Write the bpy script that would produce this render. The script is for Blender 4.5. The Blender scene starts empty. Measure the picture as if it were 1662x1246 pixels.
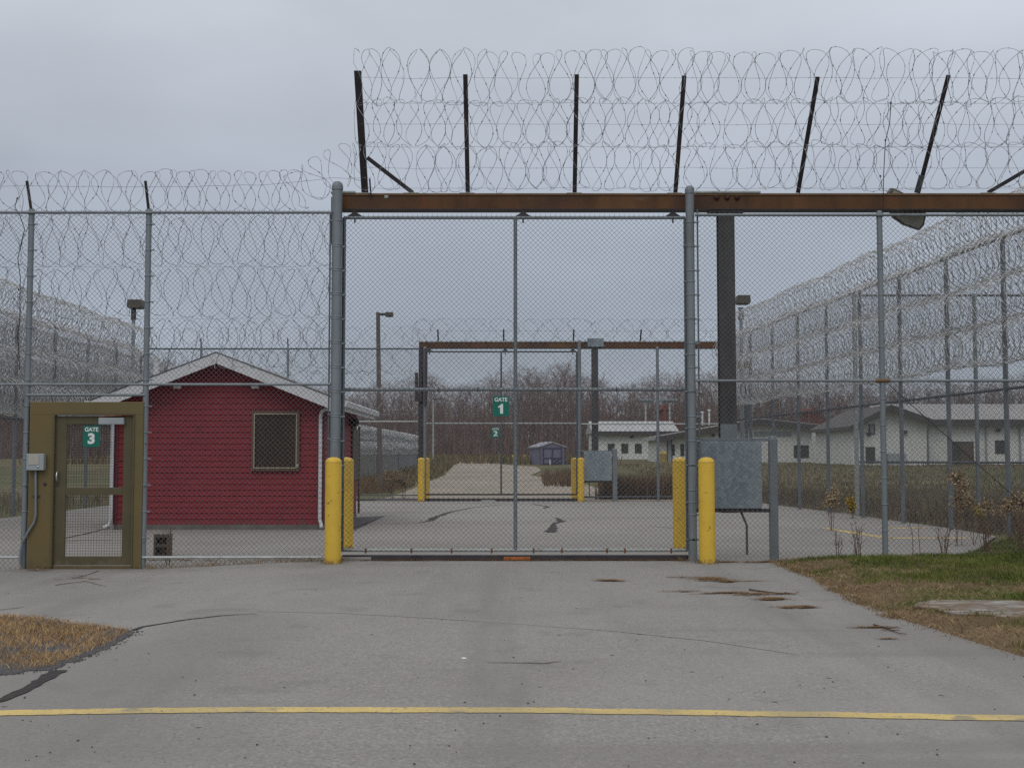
import bpy, bmesh, math, random
import numpy as np
from mathutils import Vector, Matrix
from mathutils.geometry import delaunay_2d_cdt
R = math.radians
rnd = random.Random(7)
SC = bpy.context.scene
COL = SC.collection

# ------------------------------------------------------------------ camera
FPX, W0, H0, HOR = 2000.0, 1662.0, 1246.0, 743.0
PITCH = math.atan((HOR - H0/2)/FPX)
EYE = 1.52
cd = bpy.data.cameras.new('camera'); cam = bpy.data.objects.new('camera', cd); COL.objects.link(cam)
cd.sensor_fit = 'HORIZONTAL'; cd.sensor_width = 36.0; cd.lens = 36.0*FPX/W0
cd.clip_start = 0.1; cd.clip_end = 3000
cam.location = (0, 0, EYE); cam.rotation_euler = (R(90)+PITCH, 0, 0)
SC.camera = cam

# ------------------------------------------------------------------ overcast sky + soft sun
SUN_EL, SUN_ROT = R(48), R(200)
wd = bpy.data.worlds.new('World'); SC.world = wd; wd.use_nodes = True
nt = wd.node_tree; nt.nodes.clear()
def N(t, **k):
    n = nt.nodes.new(t)
    for a, b in k.items(): setattr(n, a, b)
    return n
out = N('ShaderNodeOutputWorld'); bg = N('ShaderNodeBackground'); bg.inputs['Strength'].default_value = 0.1
sky = N('ShaderNodeTexSky', sky_type='NISHITA', sun_disc=False, sun_elevation=SUN_EL, sun_rotation=SUN_ROT)
tc = N('ShaderNodeTexCoord'); sp = N('ShaderNodeSeparateXYZ'); nt.links.new(tc.outputs['Generated'], sp.inputs[0])
rp = N('ShaderNodeValToRGB'); nt.links.new(sp.outputs['Z'], rp.inputs[0])
e = rp.color_ramp.elements
e[0].position = 0.0; e[0].color = (.40, .448, .525, 1)
e[1].position = 1.0; e[1].color = (1, 1, 1, 1)
for p_, c_ in ((.13, (.42, .468, .548, 1)), (.22, (.495, .54, .615, 1)), (.34, (.64, .685, .75, 1)), (.6, (.86, .89, .94, 1))):
    q = rp.color_ramp.elements.new(p_); q.color = c_
mp = N('ShaderNodeMapping'); mp.inputs['Scale'].default_value = (1.6, 1.6, 4.2); nt.links.new(tc.outputs['Generated'], mp.inputs[0])
ns = N('ShaderNodeTexNoise'); ns.inputs['Scale'].default_value = 1.7; ns.inputs['Detail'].default_value = 5; ns.inputs['Roughness'].default_value = .48
nt.links.new(mp.outputs[0], ns.inputs['Vector'])
mx_ = N('ShaderNodeMath', operation='MULTIPLY_ADD'); mx_.inputs[1].default_value = .22; nt.links.new(sp.outputs['X'], mx_.inputs[0]); nt.links.new(ns.outputs['Fac'], mx_.inputs[2])
mr = N('ShaderNodeMapRange'); mr.inputs['From Min'].default_value = .25; mr.inputs['From Max'].default_value = .75
mr.inputs['To Min'].default_value = 9.2*.84; mr.inputs['To Max'].default_value = 9.2*1.15
nt.links.new(mx_.outputs[0], mr.inputs['Value'])
vm = N('ShaderNodeVectorMath', operation='SCALE'); nt.links.new(rp.outputs['Color'], vm.inputs[0]); nt.links.new(mr.outputs[0], vm.inputs['Scale'])
mx = N('ShaderNodeMix', data_type='RGBA'); mx.inputs['Factor'].default_value = .92
nt.links.new(sky.outputs[0], mx.inputs[6]); nt.links.new(vm.outputs[0], mx.inputs[7])
nt.links.new(mx.outputs[2], bg.inputs['Color']); nt.links.new(bg.outputs[0], out.inputs['Surface'])
sl = bpy.data.lights.new('sun', 'SUN'); sl.energy = .55; sl.angle = R(28); sl.color = (1, .97, .93)
so = bpy.data.objects.new('sun', sl); COL.objects.link(so); so.location = (0, -10, 40)
so.rotation_euler = (R(90)-SUN_EL, 0, R(180)-SUN_ROT)
SC.view_settings.view_transform = 'Standard'; SC.view_settings.look = 'None'
SC.view_settings.exposure = 0.0; SC.view_settings.gamma = 1.0; SC.view_settings.use_curve_mapping = False
SC.cycles.use_denoising = False; SC.cycles.use_adaptive_sampling = False
SC.cycles.max_bounces = 5; SC.cycles.diffuse_bounces = 2; SC.cycles.glossy_bounces = 2; SC.cycles.transparent_max_bounces = 6
SC.cycles.caustics_reflective = False; SC.cycles.caustics_refractive = False

# ------------------------------------------------------------------ helpers
def sm(a, b, x):
    t = min(1.0, max(0.0, (x-a)/(b-a))); return t*t*(3-2*t)
def h(x, y):
    s = sm(11, 16.5, y)
    z = .08*s - .11*sm(-2.6, -5.4, x)*s*(1-sm(19, 24, y))
    z += 1.0*sm(46, 108, y) + .36*sm(100, 165, y)
    if y > 18 and y < 80:
        ex = 9.35 - .083*(y-21.95)
        z += .16*sm(0, .7, x-ex)*sm(18, 22, y)*(1-sm(45, 75, y))
    return z
def at(px, py, Y):
    "world point on the photograph's pixel ray at distance Y"
    u = (px-W0/2)/FPX; v = (H0/2-py)/FPX; c, s = math.cos(PITCH), math.sin(PITCH)
    t = Y/(c - v*s)
    return Vector((u*t, Y, EYE + (s+v*c)*t))
def gnd(px, py):
    "where that ray meets the ground"
    lo, hi = 2.0, 400.0
    p = at(px, py, lo)
    for _ in range(50):
        m = (lo+hi)/2; q = at(px, py, m)
        if q.z > h(q.x, q.y): lo = m
        else: hi = m
    return at(px, py, lo)

class MB:
    def __init__(s): s.v = []; s.f = []; s.sm = []
    def add(s, vs, fs, smooth=False):
        n = len(s.v); s.v.extend(tuple(p) for p in vs)
        for f in fs: s.f.append(tuple(i+n for i in f)); s.sm.append(smooth)
        return s
    def box(s, x0, x1, y0, y1, z0, z1):
        return s.add([(x0,y0,z0),(x1,y0,z0),(x1,y1,z0),(x0,y1,z0),(x0,y0,z1),(x1,y0,z1),(x1,y1,z1),(x0,y1,z1)],
                     [(3,2,1,0),(4,5,6,7),(0,1,5,4),(1,2,6,5),(2,3,7,6),(3,0,4,7)])
    def bar(s, p, q, w, d, up=(0,0,1)):
        p = Vector(p); q = Vector(q); a = (q-p).normalized(); u = Vector(up)
        if abs(a.dot(u)) > .95: u = Vector((0,1,0))
        sx = a.cross(u).normalized()*w/2; sy = sx.cross(a).normalized()*d/2
        vs = [b+e*sx+g*sy for b in (p, q) for e, g in ((-1,-1),(1,-1),(1,1),(-1,1))]
        return s.add(vs, [(0,1,2,3),(7,6,5,4),(0,4,5,1),(1,5,6,2),(2,6,7,3),(3,7,4,0)])
    def tube(s, pts, r, n=8, caps=True, r1=None):
        pts = [Vector(p) for p in pts]; m = len(pts)
        vs = []; ref = None
        for i, p in enumerate(pts):
            a = (pts[min(i+1,m-1)]-pts[max(i-1,0)]).normalized()
            if ref is None or abs(a.dot(ref)) > .98:
                ref = Vector((0,0,1)) if abs(a.z) < .9 else Vector((0,1,0))
            x = a.cross(ref).normalized(); y = x.cross(a); ref = y
            rr = r if r1 is None else r+(r1-r)*i/(m-1)
            for k in range(n):
                t = 2*math.pi*k/n; vs.append(p+rr*(math.cos(t)*x+math.sin(t)*y))
        fs = [(i*n+k, i*n+(k+1)%n, (i+1)*n+(k+1)%n, (i+1)*n+k) for i in range(m-1) for k in range(n)]
        s.add(vs, fs, n > 4)
        if caps: s.add([vs[k] for k in range(n)], [tuple(range(n))[::-1]]); s.add([vs[(m-1)*n+k] for k in range(n)], [tuple(range(n))])
        return s
    def lathe(s, c, prof, n=20, axis='Z'):
        vs = []
        for r, z in prof:
            for k in range(n):
                t = 2*math.pi*k/n; a, b = r*math.cos(t), r*math.sin(t)
                vs.append((c[0]+a, c[1]+b, c[2]+z) if axis == 'Z' else (c[0]+a, c[1]+z, c[2]+b))
        fs = [(i*n+k, i*n+(k+1)%n, (i+1)*n+(k+1)%n, (i+1)*n+k) for i in range(len(prof)-1) for k in range(n)]
        if axis != 'Z': fs = [f[::-1] for f in fs]
        return s.add(vs, fs, True)
    def extr(s, poly, vec):
        n = len(poly); vec = Vector(vec); a = [Vector(p) for p in poly]
        vs = a+[p+vec for p in a]
        return s.add(vs, [tuple(range(n)), tuple(range(2*n-1, n-1, -1))]+[(i, i+n, (i+1)%n+n, (i+1)%n) for i in range(n)])
    def build(s, name, mat, parent=None, bevel=0, loc=None):
        o = Vector((0,0,0)) if loc is None else Vector(loc)
        q = parent
        while q is not None: o = o + q.location; q = q.parent
        me = bpy.data.meshes.new(name)
        me.from_pydata([(p[0]-o.x, p[1]-o.y, p[2]-o.z) for p in s.v], [], s.f)
        me.polygons.foreach_set('use_smooth', s.sm); me.materials.append(mat); me.update()
        ob = bpy.data.objects.new(name, me); COL.objects.link(ob)
        if parent is not None: ob.parent = parent
        if loc is not None: ob.location = loc
        if bevel:
            b = ob.modifiers.new('bevel', 'BEVEL'); b.width = bevel; b.segments = 2; b.limit_method = 'ANGLE'; b.angle_limit = R(35)
        return ob
def tag(o, label=None, cat=None, group=None, kind=None):
    for k, v in (('label', label), ('category', cat), ('group', group), ('kind', kind)):
        if v: o[k] = v
    return o
def thing(name, label, cat, loc, group=None):
    o = bpy.data.objects.new(name, None); COL.objects.link(o); o.location = loc; o.empty_display_size = .2
    return tag(o, label, cat, group)
def npmesh(name, V, F, mat, parent=None, smooth=False):
    "V (n,3), F (m,k) numpy"
    o = Vector((0,0,0)); q = parent
    while q is not None: o = o+q.location; q = q.parent
    V = V - np.array(o[:]); me = bpy.data.meshes.new(name); k = F.shape[1]
    me.vertices.add(len(V)); me.vertices.foreach_set('co', V.astype(np.float32).ravel())
    me.loops.add(F.size); me.loops.foreach_set('vertex_index', F.astype(np.int32).ravel())
    me.polygons.add(len(F)); me.polygons.foreach_set('loop_start', np.arange(0, F.size, k, dtype=np.int32))
    me.update(calc_edges=True); me.validate(); me.materials.append(mat)
    if smooth: me.polygons.foreach_set('use_smooth', [True]*len(me.polygons))
    ob = bpy.data.objects.new(name, me); COL.objects.link(ob)
    if parent is not None: ob.parent = parent
    return ob
def nptube(P, r, n=4):
    P = np.asarray(P, float); T = np.gradient(P, axis=0); T /= np.linalg.norm(T, axis=1)[:, None]+1e-9
    ref = np.tile(np.array([.31, .2, .93]), (len(P), 1))
    X = np.cross(T, ref); X /= np.linalg.norm(X, axis=1)[:, None]+1e-9; Y = np.cross(X, T)
    t = np.arange(n)*2*math.pi/n
    V = (P[:, None]+r*(np.cos(t)[None, :, None]*X[:, None]+np.sin(t)[None, :, None]*Y[:, None])).reshape(-1, 3)
    i = np.arange(len(P)-1)[:, None]*n; k = np.arange(n)[None]; k2 = (k+1) % n
    F = np.stack([i+k, i+k2, i+n+k2, i+n+k], -1).reshape(-1, 4)
    return V, F
def merge(parts):
    Vs, Fs, n = [], [], 0
    for V, F in parts: Vs.append(V); Fs.append(F+n); n += len(V)
    return np.concatenate(Vs), np.concatenate(Fs)
def coil_geo(path, rad, pitch, seg=30, wire=.0033, barbs=True, seed=1, clip=.46, sag=.025, bsize=.024, every=3, freq=2.5, jt=.17, twist=1.6):
    "one concertina of razor wire along a polyline: neighbouring turns are clipped together, so each turn swings to and fro"
    g = np.random.default_rng(seed)
    path = np.asarray(path, float); d = np.linalg.norm(np.diff(path, axis=0), axis=1); L = np.concatenate([[0], np.cumsum(d)])
    turns = L[-1]/pitch; n = int(turns*seg); t = np.linspace(0, turns, n); th = 2*math.pi*t
    jit = np.interp(t, np.arange(int(turns)+2), g.normal(0, jt, int(turns)+2))
    jr = np.interp(t, np.arange(int(turns)+2), g.normal(0, .05, int(turns)+2))
    tw = twist*np.sin(t/turns*3.3+seed)*1.0
    wv_ = (.5*np.sin(t*.23+seed*1.3)+.3*np.sin(t*.61+seed))*min(1, jt/.17)
    s = pitch*(t + jit + wv_ + clip*np.cos(freq*th+.4)) ; s = np.clip(s, -.2, L[-1]+.2)
    C = np.stack([np.interp(s, L, path[:, k]) for k in range(3)], 1)
    ax = np.gradient(np.stack([np.interp(np.linspace(0, L[-1], n), L, path[:, k]) for k in range(3)], 1), axis=0); ax /= np.linalg.norm(ax, axis=1)[:, None]+1e-9
    side = np.cross(ax, np.array([0, 0, 1.0])); side /= np.linalg.norm(side, axis=1)[:, None]; up = np.cross(side, ax)
    rr = rad*(1+jr)
    P = C + rr[:, None]*(np.cos(th+tw)[:, None]*up*.98+np.sin(th+tw)[:, None]*side) - (sag*np.sin(t*.9)**2)[:, None]*np.array([0, 0, 1.0])
    out = [nptube(P, wire, 4 if barbs else 3)]
    if barbs:
        idx = np.arange(1, n-1, every); B = P[idx]; T = P[idx+1]-P[idx-1]; T /= np.linalg.norm(T, axis=1)[:, None]+1e-9
        rv = g.normal(size=B.shape); S = np.cross(T, rv); S /= np.linalg.norm(S, axis=1)[:, None]
        V = np.stack([B-T*bsize, B+S*bsize*.42, B+T*bsize, B-S*bsize*.42], 1).reshape(-1, 3)
        out.append((V, np.arange(len(V)).reshape(-1, 4)))
    return merge(out)
def chain(rects, wire=.0024, cell=.0707, n=3):
    "chain link: rects of (origin, unit direction, width, z0, z1); every wire is a thin prism"
    Vs, Fs, c = [], [], 0
    for o, u, w, z0, z1 in rects:
        o = np.array(o, float); u = np.array(u, float); hh = z1-z0; up = np.array([0, 0, 1.0]); nn = np.cross(u, up)
        segs = []
        for sgn in (1, -1):
            k = -hh if sgn > 0 else 0.0
            end = w if sgn > 0 else w+hh
            a = k - (k % cell)
            while a < end:
                if sgn > 0: t0, t1 = max(0, -a), min(hh, w-a); p, q = (a+t0, t0), (a+t1, t1)
                else: t0, t1 = max(0, a-w), min(hh, a); p, q = (a-t0, t0), (a-t1, t1)
                if t1-t0 > .01: segs.append((p, q, sgn))
                a += cell
        for p, q, sg in segs:
            A = o+u*p[0]+up*(z0+p[1])+nn*.002*sg; B = o+u*q[0]+up*(z0+q[1])+nn*.002*sg
            d = (B-A)/np.linalg.norm(B-A); x = np.cross(d, nn); 
            for e in (A, B):
                for j in range(n):
                    tt = 2*math.pi*j/n+.5; Vs.append(e+wire*(math.cos(tt)*x+math.sin(tt)*nn))
            for j in range(n): Fs.append((c+j, c+(j+1) % n, c+n+(j+1) % n, c+n+j))
            c += 2*n
    return np.array(Vs), np.array(Fs)
def teeth(mb, x0, x1, y, z, hgt=.055, step=.0707):
    x = x0
    while x < x1:
        mb.tube([(x, y, z-.02), (x+.004, y, z+hgt)], .0028, 3); x += step

# ------------------------------------------------------------------ materials
def mat(name, col, rough=.6, metal=0., var=.12, scale=4., col2=None, bump=0., bscale=60., detail=5., stretch=(1,1,1), spec=.4, island=0.):
    m = bpy.data.materials.new(name); m.use_nodes = True; t = m.node_tree; L = t.links
    b = t.nodes['Principled BSDF']; b.inputs['Roughness'].default_value = rough; b.inputs['Metallic'].default_value = metal
    b.inputs['Specular IOR Level'].default_value = spec
    tc = t.nodes.new('ShaderNodeTexCoord'); mp = t.nodes.new('ShaderNodeMapping'); mp.inputs['Scale'].default_value = stretch
    L.new(tc.outputs['Object'], mp.inputs[0])
    n = t.nodes.new('ShaderNodeTexNoise'); n.inputs['Scale'].default_value = scale; n.inputs['Detail'].default_value = detail; n.inputs['Roughness'].default_value = .62
    L.new(mp.outputs[0], n.inputs['Vector'])
    r = t.nodes.new('ShaderNodeValToRGB'); L.new(n.outputs['Fac'], r.inputs[0])
    a = [max(0, c*(1-var)) for c in col]; z = list(col2) if col2 else [min(1, c*(1+var)) for c in col]
    r.color_ramp.elements[0].position = .3; r.color_ramp.elements[0].color = (*a, 1)
    r.color_ramp.elements[1].position = .7; r.color_ramp.elements[1].color = (*z, 1)
    src = r.outputs['Color']
    if island:
        g = t.nodes.new('ShaderNodeNewGeometry'); ma = t.nodes.new('ShaderNodeMapRange')
        ma.inputs['To Min'].default_value = 1-island; ma.inputs['To Max'].default_value = 1+island
        L.new(g.outputs['Random Per Island'], ma.inputs['Value'])
        v = t.nodes.new('ShaderNodeVectorMath'); v.operation = 'SCALE'; L.new(src, v.inputs[0]); L.new(ma.outputs[0], v.inputs['Scale']); src = v.outputs[0]
    L.new(src, b.inputs['Base Color'])
    if bump:
        n2 = t.nodes.new('ShaderNodeTexNoise'); n2.inputs['Scale'].default_value = bscale; n2.inputs['Detail'].default_value = 4
        L.new(tc.outputs['Object'], n2.inputs['Vector'])
        bp = t.nodes.new('ShaderNodeBump'); bp.inputs['Strength'].default_value = bump; bp.inputs['Distance'].default_value = .01
        L.new(n2.outputs['Fac'], bp.inputs['Height']); L.new(bp.outputs[0], b.inputs['Normal'])
    return m
def layer(m, col, scale, lo, hi, fac=1.0, stretch=(1,1,1), tex='NOISE', detail=4., rough=None):
    "put another colour over a material where a noise (or cell) field passes a threshold"
    t = m.node_tree; L = t.links; b = t.nodes['Principled BSDF']; src = b.inputs['Base Color'].links[0].from_socket
    tc = t.nodes.new('ShaderNodeTexCoord'); mp = t.nodes.new('ShaderNodeMapping'); mp.inputs['Scale'].default_value = stretch
    mp.inputs['Location'].default_value = (scale*.37, 3.1, 1.7); L.new(tc.outputs['Object'], mp.inputs[0])
    if tex == 'NOISE':
        n = t.nodes.new('ShaderNodeTexNoise'); n.inputs['Scale'].default_value = scale; n.inputs['Detail'].default_value = detail; o = n.outputs['Fac']
    else:
        n = t.nodes.new('ShaderNodeTexVoronoi'); n.inputs['Scale'].default_value = scale; o = n.outputs['Distance' if tex == 'DOT' else 'Color']
    L.new(mp.outputs[0], n.inputs['Vector'])
    ma = t.nodes.new('ShaderNodeMapRange'); ma.inputs['From Min'].default_value = lo; ma.inputs['From Max'].default_value = hi
    ma.inputs['To Max'].default_value = fac; L.new(o, ma.inputs['Value'])
    mx = t.nodes.new('ShaderNodeMix'); mx.data_type = 'RGBA'; L.new(ma.outputs[0], mx.inputs[0]); L.new(src, mx.inputs[6]); mx.inputs[7].default_value = (*col, 1)
    L.new(mx.outputs[2], b.inputs['Base Color'])
    return m
def grime(m, top, col, fac=.8, scale=9.):
    "splashed dirt with a ragged upper edge near the foot of a thing whose origin is on the ground"
    t = m.node_tree; L = t.links; b = t.nodes['Principled BSDF']; src = b.inputs['Base Color'].links[0].from_socket
    tc = t.nodes.new('ShaderNodeTexCoord'); sx = t.nodes.new('ShaderNodeSeparateXYZ'); L.new(tc.outputs['Object'], sx.inputs[0])
    n = t.nodes.new('ShaderNodeTexNoise'); n.inputs['Scale'].default_value = scale; n.inputs['Detail'].default_value = 6; L.new(tc.outputs['Object'], n.inputs['Vector'])
    a = t.nodes.new('ShaderNodeMath'); a.operation = 'MULTIPLY_ADD'; L.new(n.outputs['Fac'], a.inputs[0]); a.inputs[1].default_value = -1.6*top; L.new(sx.outputs['Z'], a.inputs[2])
    r = t.nodes.new('ShaderNodeMapRange'); r.inputs['From Min'].default_value = -.45*top; r.inputs['From Max'].default_value = -.75*top; r.inputs['To Max'].default_value = fac; L.new(a.outputs[0], r.inputs['Value'])
    mx = t.nodes.new('ShaderNodeMix'); mx.data_type = 'RGBA'; L.new(r.outputs[0], mx.inputs[0]); L.new(src, mx.inputs[6]); mx.inputs[7].default_value = (*col, 1); L.new(mx.outputs[2], b.inputs['Base Color'])
    return m
GALV = mat('galvanized', (.212, .236, .252), .5, .25, .12, 9., stretch=(1,1,.25)); layer(GALV, (.11, .085, .06), 2.6, .60, .78, .5, (1,1,.35))
GALVD = mat('galvanized_dark', (.10, .115, .13), .55, .2, .18, 8.)
GALVL = mat('galvanized_pale', (.45, .475, .46), .5, .25, .14, 6.); layer(GALVL, (.20, .16, .11), 5., .58, .75, .6)
WIRE = mat('mesh_wire', (.17, .18, .195), .5, .4, .15, 3.)
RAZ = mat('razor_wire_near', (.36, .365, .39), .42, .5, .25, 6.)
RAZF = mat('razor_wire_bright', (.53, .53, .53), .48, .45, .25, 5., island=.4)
SPANG = mat('spangled_sheet', (.20, .245, .275), .42, .35, .10, 3., bump=.02); layer(SPANG, (.36, .42, .44), 20, .2, .9, .65, tex='CELL'); layer(SPANG, (.36, .39, .40), 1.6, .46, .68, .6, (2,1,.6)); layer(SPANG, (.15, .18, .20), 2.6, .56, .72, .5, (1.6,1,.7))
RUST = mat('rusty_beam', (.105, .052, .026), .75, .1, .35, 1.6, col2=(.19, .088, .035), detail=8., stretch=(1,1,.35)); layer(RUST, (.06, .038, .03), 1.1, .5, .68, .75, (.8,1,.5)); layer(RUST, (.24, .22, .19), 1.3, .66, .74, .55, (1,1,2)); layer(RUST, (.19, .055, .03), 5., .6, .72, .45, (1,1,.15))
RUSTT = mat('rust_flange', (.20, .125, .065), .75, .1, .3, 2.5, detail=7.)
RUSTR = mat('raw_rust', (.20, .07, .024), .85, 0, .4, 14., detail=7.)
DSTEEL = mat('dark_steel', (.052, .046, .05), .6, .2, .25, 6.); layer(DSTEEL, (.12, .075, .045), 3., .58, .72, .5, (1,1,.3))
COLM = mat('column_steel', (.075, .07, .068), .6, .2, .25, 3., stretch=(2,2,.4)); layer(COLM, (.16, .14, .12), 2.5, .55, .75, .5, (1,1,.3))
YEL = mat('bollard_yellow', (.74, .48, .055), .42, 0, .07, 5., bump=.02, bscale=30., spec=.45); layer(YEL, (.50, .31, .05), 4., .54, .70, .6, (1,1,.4)); layer(YEL, (.70, .50, .14), 2.2, .52, .7, .5, (1,1,.3)); layer(YEL, (.17, .09, .035), 9., .67, .71, .75, (1,1,1.6)); layer(YEL, (.16, .10, .05), 38., .69, .73, .6)
grime(YEL, .16, (.20, .125, .06), .75, 14.)
OLIVE = mat('olive_paint', (.142, .112, .045), .5, 0, .10, 3., bump=.02); layer(OLIVE, (.17, .115, .04), 1.4, .45, .7, .7, (1,1,.6))
OLIVED = mat('olive_paint_door', (.10, .083, .042), .5, 0, .12, 3.); layer(OLIVED, (.15, .12, .06), 18, .7, .78, .5)
grime(OLIVE, .25, (.10, .07, .04), .7, 10.); grime(OLIVED, .3, (.16, .13, .08), .6, 10.)
SIGN = mat('sign_green', (.004, .15, .105), .45, 0, .05, 4.)
WHITE = mat('sign_white', (.74, .76, .74), .5, 0, .04, 6.)
REDS = mat('red_siding', (.222, .027, .035), .6, 0, .18, 5., bump=.1, bscale=35., stretch=(1,1,6), spec=.2); layer(REDS, (.125, .014, .021), 1.3, .5, .75, .45, (1,1,1.5)); layer(REDS, (.26, .045, .048), 9., .60, .74, .4, (.5,1,3)); layer(REDS, (.085, .02, .022), 2.2, .60, .74, .45, (.35,1,1.2))
grime(REDS, .55, (.13, .06, .05), .55, 5.)
REDT = mat('red_trim', (.12, .02, .028), .55, 0, .12, 5.)
TRIM = mat('white_trim', (.62, .63, .64), .5, 0, .06, 3.); layer(TRIM, (.42, .42, .40), 2.4, .55, .75, .6, (1,1,.6))
SHING = mat('roof_shingle', (.20, .19, .185), .9, 0, .25, 14.)
SHINGD = mat('dark_shingle', (.13, .12, .115), .9, 0, .2, 3.)
CONC = mat('concrete', (.27, .255, .23), .85, 0, .18, 5., bump=.15); layer(CONC, (.14, .13, .115), 3., .55, .72, .6)
BROWNF = mat('brown_frame', (.115, .075, .048), .6, 0, .15, 6.)
GLASS = mat('dark_glass', (.040, .022, .012), .4, 0, .2, 3., spec=.5)
SCREENM = mat('screen_edge', (.40, .33, .23), .5, .2, .15, 8.)
CHROME = mat('bright_metal', (.55, .57, .58), .28, .8, .08, 8.)
GREYP = mat('grey_box', (.33, .36, .37), .5, .05, .08, 6.)
WOODP = mat('pole_wood', (.13, .105, .092), .85, 0, .25, 4., stretch=(3,3,.3))
LAMPM = mat('lamp_housing', (.085, .075, .06), .6, .1, .2, 5.)
LENS = mat('lamp_lens', (.34, .33, .26), .35, 0, .15, 7.); layer(LENS, (.18, .17, .12), 4., .5, .7, .7)
WALLW = mat('white_wall', (.72, .72, .67), .8, 0, .07, 1.2); layer(WALLW, (.56, .55, .50), 1.6, .55, .75, .6, (1,1,.35))
ROOFW = mat('pale_metal_roof', (.44, .44, .435), .6, .1, .12, .6, stretch=(6,.4,.4))
ROOFG = mat('grey_metal_roof', (.36, .345, .335), .6, .1, .16, .8, stretch=(7,.4,.4))
EAVE = mat('dark_eave', (.075, .066, .058), .8, 0, .15, 3.)
DOORD = mat('dark_door', (.055, .05, .046), .6, 0, .1, 3.)
LILAC = mat('lilac_siding', (.185, .17, .25), .6, 0, .08, 3., stretch=(4,4,.2))
LILACD = mat('purple_trim', (.045, .04, .085), .6, 0, .1, 3.)
BARNR = mat('barn_red', (.21, .05, .032), .8, 0, .2, 2.)
BARK = mat('bark', (.13, .095, .085), .9, 0, .25, 2., col2=(.23, .185, .165), stretch=(2,2,.3))
TWIG = mat('twigs', (.19, .128, .108), .9, 0, .2, .25, island=.35)
TWIG2 = mat('twigs_pale', (.235, .175, .16), .9, 0, .2, .25, island=.35)
RBLADE = mat('russet_blade', (.155, .092, .055), .9, 0, .35, .6, col2=(.24, .155, .09), island=.45, spec=.1)
STALK = mat('dead_stalk', (.16, .085, .05), .9, 0, .3, 3., island=.4)
SEED = mat('seed_head', (.36, .26, .15), .95, 0, .25, 9., island=.4)
GOLD = mat('yellow_flower', (.42, .28, .03), .9, 0, .2, 9., island=.3)
YBLADE = mat('lawn_blade', (.085, .135, .022), .8, 0, .4, 1.3, col2=(.18, .20, .05), island=.35, spec=.2)
DBLADE = mat('dead_blade', (.29, .195, .105), .9, 0, .3, 2.2, col2=(.38, .275, .16), island=.4, spec=.1)
ORBLADE = mat('straw_blade', (.46, .275, .12), .9, 0, .25, 2.5, col2=(.54, .36, .185), island=.4, spec=.1)
FBLADE = mat('field_blade', (.17, .125, .066), .9, 0, .4, .5, col2=(.25, .20, .105), island=.45, spec=.1)
FBLADE2 = mat('field_blade_tan', (.26, .175, .085), .9, 0, .35, .3, col2=(.20, .12, .055), island=.4, spec=.1)
SEAL = mat('crack_sealant', (.036, .032, .031), .85, 0, .3, 12.)
NEEDLE = mat('needle_litter', (.24, .135, .065), .95, 0, .3, 8., col2=(.33, .20, .10), island=.4, spec=.1)
STICK = mat('brown_stick', (.095, .055, .033), .9, 0, .3, 8.)
PAINT = mat('yellow_road_paint', (.64, .475, .17), .75, 0, .12, 3., bump=.2, bscale=160.); layer(PAINT, (.38, .31, .17), 1.2, .48, .68, .7); layer(PAINT, (.25, .235, .20), 30., .57, .66, .75); layer(PAINT, (.22, .205, .185), 4., .62, .70, .7)

ASPH = mat('asphalt', (.277, .261, .241), .9, 0, .07, .35, bump=.55, bscale=110., spec=.25)
layer(ASPH, (.40, .375, .35), 55., .50, .64, .7, detail=3); layer(ASPH, (.14, .132, .126), 42., .54, .66, .5, detail=3); layer(ASPH, (.23, .215, .20), 7., .54, .72, .25)
layer(ASPH, (.225, .205, .19), .55, .52, .74, .45, (.6,1,1)); layer(ASPH, (.32, .30, .275), .7, .54, .72, .5, (.5,1.2,1))
layer(ASPH, (.335, .322, .302), .22, .46, .66, .55); layer(ASPH, (.205, .196, .186), .33, .50, .64, .5, (1,.6,1)); layer(ASPH, (.19, .178, .165), 1.9, .60, .70, .4)
layer(ASPH, (.20, .19, .18), .75, .54, .72, .55, (1.6,.14,1)); layer(ASPH, (.34, .328, .308), 1.0, .55, .72, .45, (1.5,.12,1))
layer(ASPH, (.05, .048, .05), 2.1, .055, .03, .8, tex='DOT'); layer(ASPH, (.045, .042, .045), 4.7, .045, .025, .75, tex='DOT')
layer(ASPH, (.20, .185, .17), .9, .60, .68, .4, (.10,1.1,1))
YARD = mat('yard_asphalt', (.29, .27, .247), .9, 0, .08, .3, bump=.3, bscale=90., spec=.25)
layer(YARD, (.235, .215, .20), .5, .54, .7, .5, (.3,1,1)); layer(YARD, (.34, .325, .30), .3, .48, .66, .5); layer(YARD, (.12, .115, .11), 60., .62, .72, .5, detail=3)
ROADM = mat('gravel_road', (.33, .285, .225), .95, 0, .12, .25, col2=(.38, .33, .26), spec=.2); layer(ROADM, (.24, .22, .19), .35, .52, .68, .6)
GROUND = mat('dry_ground', (.165, .13, .072), .95, 0, .3, .12, col2=(.20, .175, .085), spec=.15); layer(GROUND, (.095, .11, .035), .09, .46, .62, .85); layer(GROUND, (.085, .06, .035), .5, .5, .66, .6)
VERGE = mat('verge_soil', (.17, .115, .068), .95, 0, .3, 1.2, col2=(.22, .155, .09), bump=.6, bscale=25., spec=.1); layer(VERGE, (.07, .09, .022), .6, .44, .58, .85)
MULCH = mat('dark_gravel', (.085, .082, .085), .95, 0, .4, 28., col2=(.15, .145, .145), bump=.8, bscale=45., spec=.15)

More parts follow.
